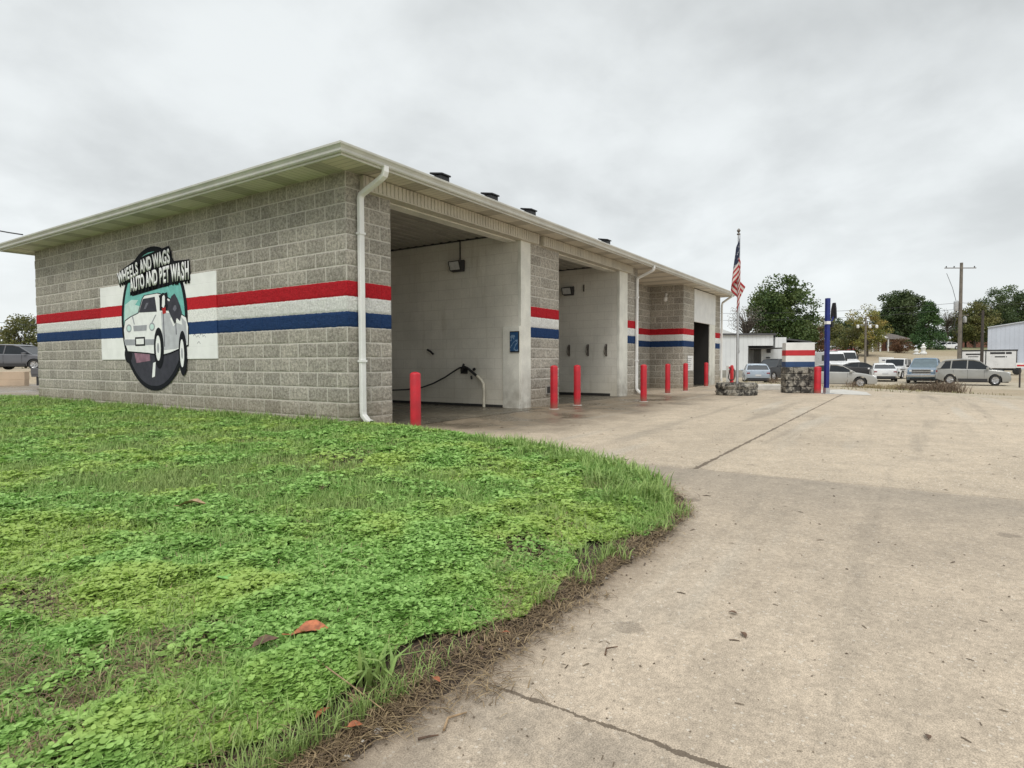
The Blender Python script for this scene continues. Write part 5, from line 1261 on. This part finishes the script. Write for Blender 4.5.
# ------------------------------------------------------------------ trees
def crown_mat(name,c1,c2,c3): return leaf_mat(name,c1,c2,c3,.5,.15,.35)
T_dk=crown_mat('dark_foliage',(.03,.055,.022),(.08,.12,.045),(.11,.13,.05)); T_md=crown_mat('mid_foliage',(.032,.065,.018),(.085,.135,.038),(.13,.16,.05)); T_con=crown_mat('conifer_foliage',(.03,.07,.025),(.075,.14,.045),(.09,.15,.04))
T_yel=crown_mat('autumn_foliage',(.11,.14,.035),(.30,.29,.08),(.30,.17,.05)); T_rus=crown_mat('russet_foliage',(.10,.05,.03),(.17,.09,.045),(.08,.08,.03)); T_olv=crown_mat('olive_foliage',(.075,.095,.03),(.17,.17,.055),(.20,.17,.06)); T_gy=crown_mat('grey_twig_leaf',(.16,.14,.12),(.26,.23,.2),(.2,.19,.14))
M_bark=pm('bark',(.085,.07,.055),.95,.3,6,.6)
def tree(name,label,px_,d_,h,rad,mat,trunk_h=.3,nclump=70,per=120,leaf=.28,shape='round',group='trees behind the cars',dens=1,seed=0,base=None,sparse=False):
    x_,y_=bg(px_,d_); z_=gz(x_,y_) if base is None else base
    g=thing(name,label,'tree',(x_,y_,z_),0,group); q=np.random.default_rng(seed+int(px_)); m=MB()
    m.tube([(0,0,-.3),(.05,.02,h*.35),(.1*rad*.2,.05,h*.72)],[.045*h*.55,.03*h*.5,.008*h],8)
    C=[]
    for i in range(nclump):
        if shape=='cone':
            f=q.random()**.8; zc=h*(trunk_h+(1-trunk_h)*f); rr_=rad*(1-f)**.75*np.sqrt(q.random())*1.0+.05
        elif shape=='wide':
            v=q.normal(size=3); v/=np.linalg.norm(v); s=.55+.45*q.random(); zc=h*(trunk_h+(1-trunk_h)*.5)+v[2]*s*h*(1-trunk_h)*.48; rr_=rad*s*np.hypot(v[0],v[1]); 
        else:
            v=q.normal(size=3); v/=np.linalg.norm(v); s=q.random()**.35; zc=h*(trunk_h+(1-trunk_h)*.5)+v[2]*s*h*(1-trunk_h)*.5; rr_=rad*s*np.hypot(v[0],v[1])
        a=q.uniform(0,2*np.pi); C.append((rr_*np.cos(a),rr_*np.sin(a),zc))
    C=np.array(C)
    for i in range(0,len(C),3 if not sparse else 1):
        c=C[i]; z0=h*(.25+.35*min(1,c[2]/h)); 
        m.tube([(0.05,.02,min(z0,c[2]*.8)),(c[0]*.45,c[1]*.45,(z0+c[2])/2+.02*h),(c[0]*.95,c[1]*.95,c[2])],[.013*h*.6,.008*h*.6,.002*h],5,False)
    m.build('trunk',M_bark,g,smooth=True)
    n=len(C)*per; ci=np.repeat(np.arange(len(C)),per); cr=(rad*.34 if shape!='cone' else rad*.26)*q.uniform(.6,1.25,len(C))[ci]
    v=q.normal(size=(n,3)); v/=np.linalg.norm(v,axis=1,keepdims=True); rad_=q.random(n)**.45
    P=C[ci]+v*(cr*rad_)[:,None]*np.array([1,1,.72])
    if shape=='cone': P[:,2]-=.25*np.hypot(P[:,0]-C[ci,0],P[:,1]-C[ci,1])
    if sparse: k=q.random(n)<.5; P=P[k]; n=len(P)
    sz=leaf*q.uniform(.6,1.3,n)
    a=q.normal(size=(n,3)); a/=np.linalg.norm(a,axis=1,keepdims=True); b=q.normal(size=(n,3)); b-=a*(a*b).sum(1,keepdims=True); b/=np.linalg.norm(b,axis=1,keepdims=True)
    A=a*(sz*.5)[:,None]; Bq=b*(sz*.32)[:,None]
    V=np.stack([P-A,P+Bq,P+A,P-Bq],1).reshape(-1,3)
    np_mesh('crown',V,4,mat,g)
    return g
D=1
tree('tree','large full green tree rising behind the white shop',783,84,12.6,4.3,T_md,.12,135,190,.34,'round',seed=1)
tree('bare_tree','thin half bare tree left of the large green tree',747,82,9.6,2.6,T_gy,.40,75,40,.15,'round',seed=2,sparse=True)
tree('tree','small russet tree at the right foot of the large tree',813,86,6.4,2.3,T_rus,.05,40,90,.26,seed=3)
tree('tree','yellow and orange autumn tree beside the twin lamp pole',867,100,8.2,3.0,T_yel,.12,55,90,.28,seed=4)
tree('tree','dull olive tree left of the autumn tree',851,104,5.6,3.2,T_olv,.05,50,100,.28,seed=14)
tree('tree','tall dark round tree behind the hill house',899,132,12.4,4.6,T_dk,.06,120,210,.42,seed=5)
tree('conifer','broad green conifer right of the dark round tree',928,120,9.2,3.7,T_con,.02,110,110,.30,'cone',seed=6)
tree('conifer','slim dark conifer top rising behind the broad conifer',923,134,10.2,2.6,T_dk,.05,50,80,.32,'cone',seed=16)
tree('bare_tree','leafless grey tree between the conifer and the utility pole',947,128,8.4,3.2,T_gy,.35,70,34,.18,seed=7,sparse=True)
tree('tree','low dark tree left of the tall utility pole',951,135,5.4,3.0,T_dk,.0,50,100,.32,seed=8)
for k,(px_,d_,h,r_,mt,lb) in enumerate(((974,126,9.6,3.6,T_olv,'olive green tree right of the tall utility pole'),(990,132,12.2,4.4,T_dk,'dark tree rising above the left end of the barn roof'),(1006,135,13.4,4.6,T_md,'tall mid green tree behind the barn'),(1024,132,12.6,4.5,T_dk,'dark tree behind the barn at the right edge'),(965,140,9.0,3.2,T_dk,'dark tree between the two poles'),(1046,134,12.4,4.6,T_md,'green tree outside the right edge of the barn gable'))):
    tree('tree',lb,px_,d_,h,r_,mt,.04,70,120,.36,seed=20+k)
for k,(px_,d_,h,r_) in enumerate(((826,150,8.6,3.6),(838,158,9.8,4.0),(850,150,7.2,3.4),(720,150,7.0,4.0),(735,155,6.6,3.8),(750,160,7.4,3.8),(764,150,6.6,3.6),(706,130,7.2,3.8),(690,140,7,4))):
    tree('tree',['dark distant tree just right of the blue post','taller dark distant tree right of the blue post','distant tree left of the autumn tree','distant tree behind the flagpole','distant tree right of the flagpole','distant tree behind the bare tree','distant tree between bare tree and large tree','dark tree beside the far downspout','distant tree hidden behind the car wash end'][k],px_,d_,h,r_,T_dk if k%3 else T_olv,.0,60,80,.40,seed=40+k,group='far tree line')
tree('tree','round olive tree beyond the raised lot at the left',26,62,5.0,2.7,T_olv,.02,80,120,.22,seed=60,group=None)
tree('tree','small low tree at the far left edge of the photo',1,75,3.3,2.2,T_olv,.0,40,80,.22,seed=61,group=None)
tree('shrub','dark shrubs beside the hill house porch',901,108,2.6,2.2,T_rus,.0,40,70,.22,seed=62,group=None)['category']='shrub'

# ------------------------------------------------------------------ brush at the lot edge
def brush(px_,d_,n,w,h,mat,label,seed):
    q=np.random.default_rng(seed); x_,y_=bg(px_,d_); z_=gz(x_,y_); m=MB()
    for i in range(n):
        a=q.uniform(0,6.28); u_=q.normal(0,w*.38); v_=q.normal(0,.22); l=h*q.uniform(.5,1.15); dx,dy=math.cos(a)*l*.5,math.sin(a)*l*.5
        bx_=RT2*u_+FW2*v_; m.tube([(bx_.x,bx_.y,0),(bx_.x+dx*.4,bx_.y+dy*.4,l*.6),(bx_.x+dx,bx_.y+dy,l*q.uniform(.55,1))],[.008,.006,.003],3,False)
    return tag(m.build('dry_brush',mat,loc=(x_,y_,z_)),label,'brush','dry brush along the lot edge')
M_brush=pm('dry_brush',(.20,.15,.105),.95,.35,20,.1); M_brush2=pm('tan_brush',(.36,.29,.17),.95,.3,20,.1)
brush(946,21.5,420,.62,.48,M_brush,'thickest heap of dry brush in front of the silver crossover',1)
brush(921,22,420,.9,.34,M_brush,'dry brush in front of the blue grey pickup',2)
brush(897,22.5,320,.8,.26,M_brush2,'tan dry weeds in front of the white off roader',3)
brush(872,23,180,.7,.20,M_brush2,'low tan weeds before the silver sedan rear wheel',4)
brush(853,22.5,60,.35,.30,M_brush,'dark twiggy weed at the silver sedan front wheel',5)
brush(775,26,70,.35,.3,M_brush,'small dark weed clump behind the white kerb block',6)
# weeds on the verge
x=[];y=[]
n=9000; px=nr.uniform(700,1120,n); d=nr.uniform(17,40,n); lat=(px-512)/FPX*d; x=CAM.x+FW2.x*d+RT2.x*lat; y=CAM.y+FW2.y*d+RT2.y*lat
s=.716*(x-16.6)-.698*(y+3.76); k=(s>.05)&(s<3.0+2*vnoise(x,y,3))&(nr.random(n)<.9*sst(fbm(x*.8,y*.8,2),.35,.6)); x,y=x[k],y[k]
V,F=blades(x,y,nr.uniform(.04,.12,len(x)),np.full(len(x),.018),1.2,z0=hz(x,y)-.01)
tag(np_mesh('verge_weeds',V,4,leaf_mat('verge_weed',(.20,.17,.09),(.32,.26,.15),(.16,.19,.07),.5,0,.5),faces=F),'sparse dry verge weeds beyond the concrete edge','weeds',kind='stuff')

# ------------------------------------------------------------------ render
scene.render.engine='CYCLES'
scene.render.resolution_x=1024; scene.render.resolution_y=768
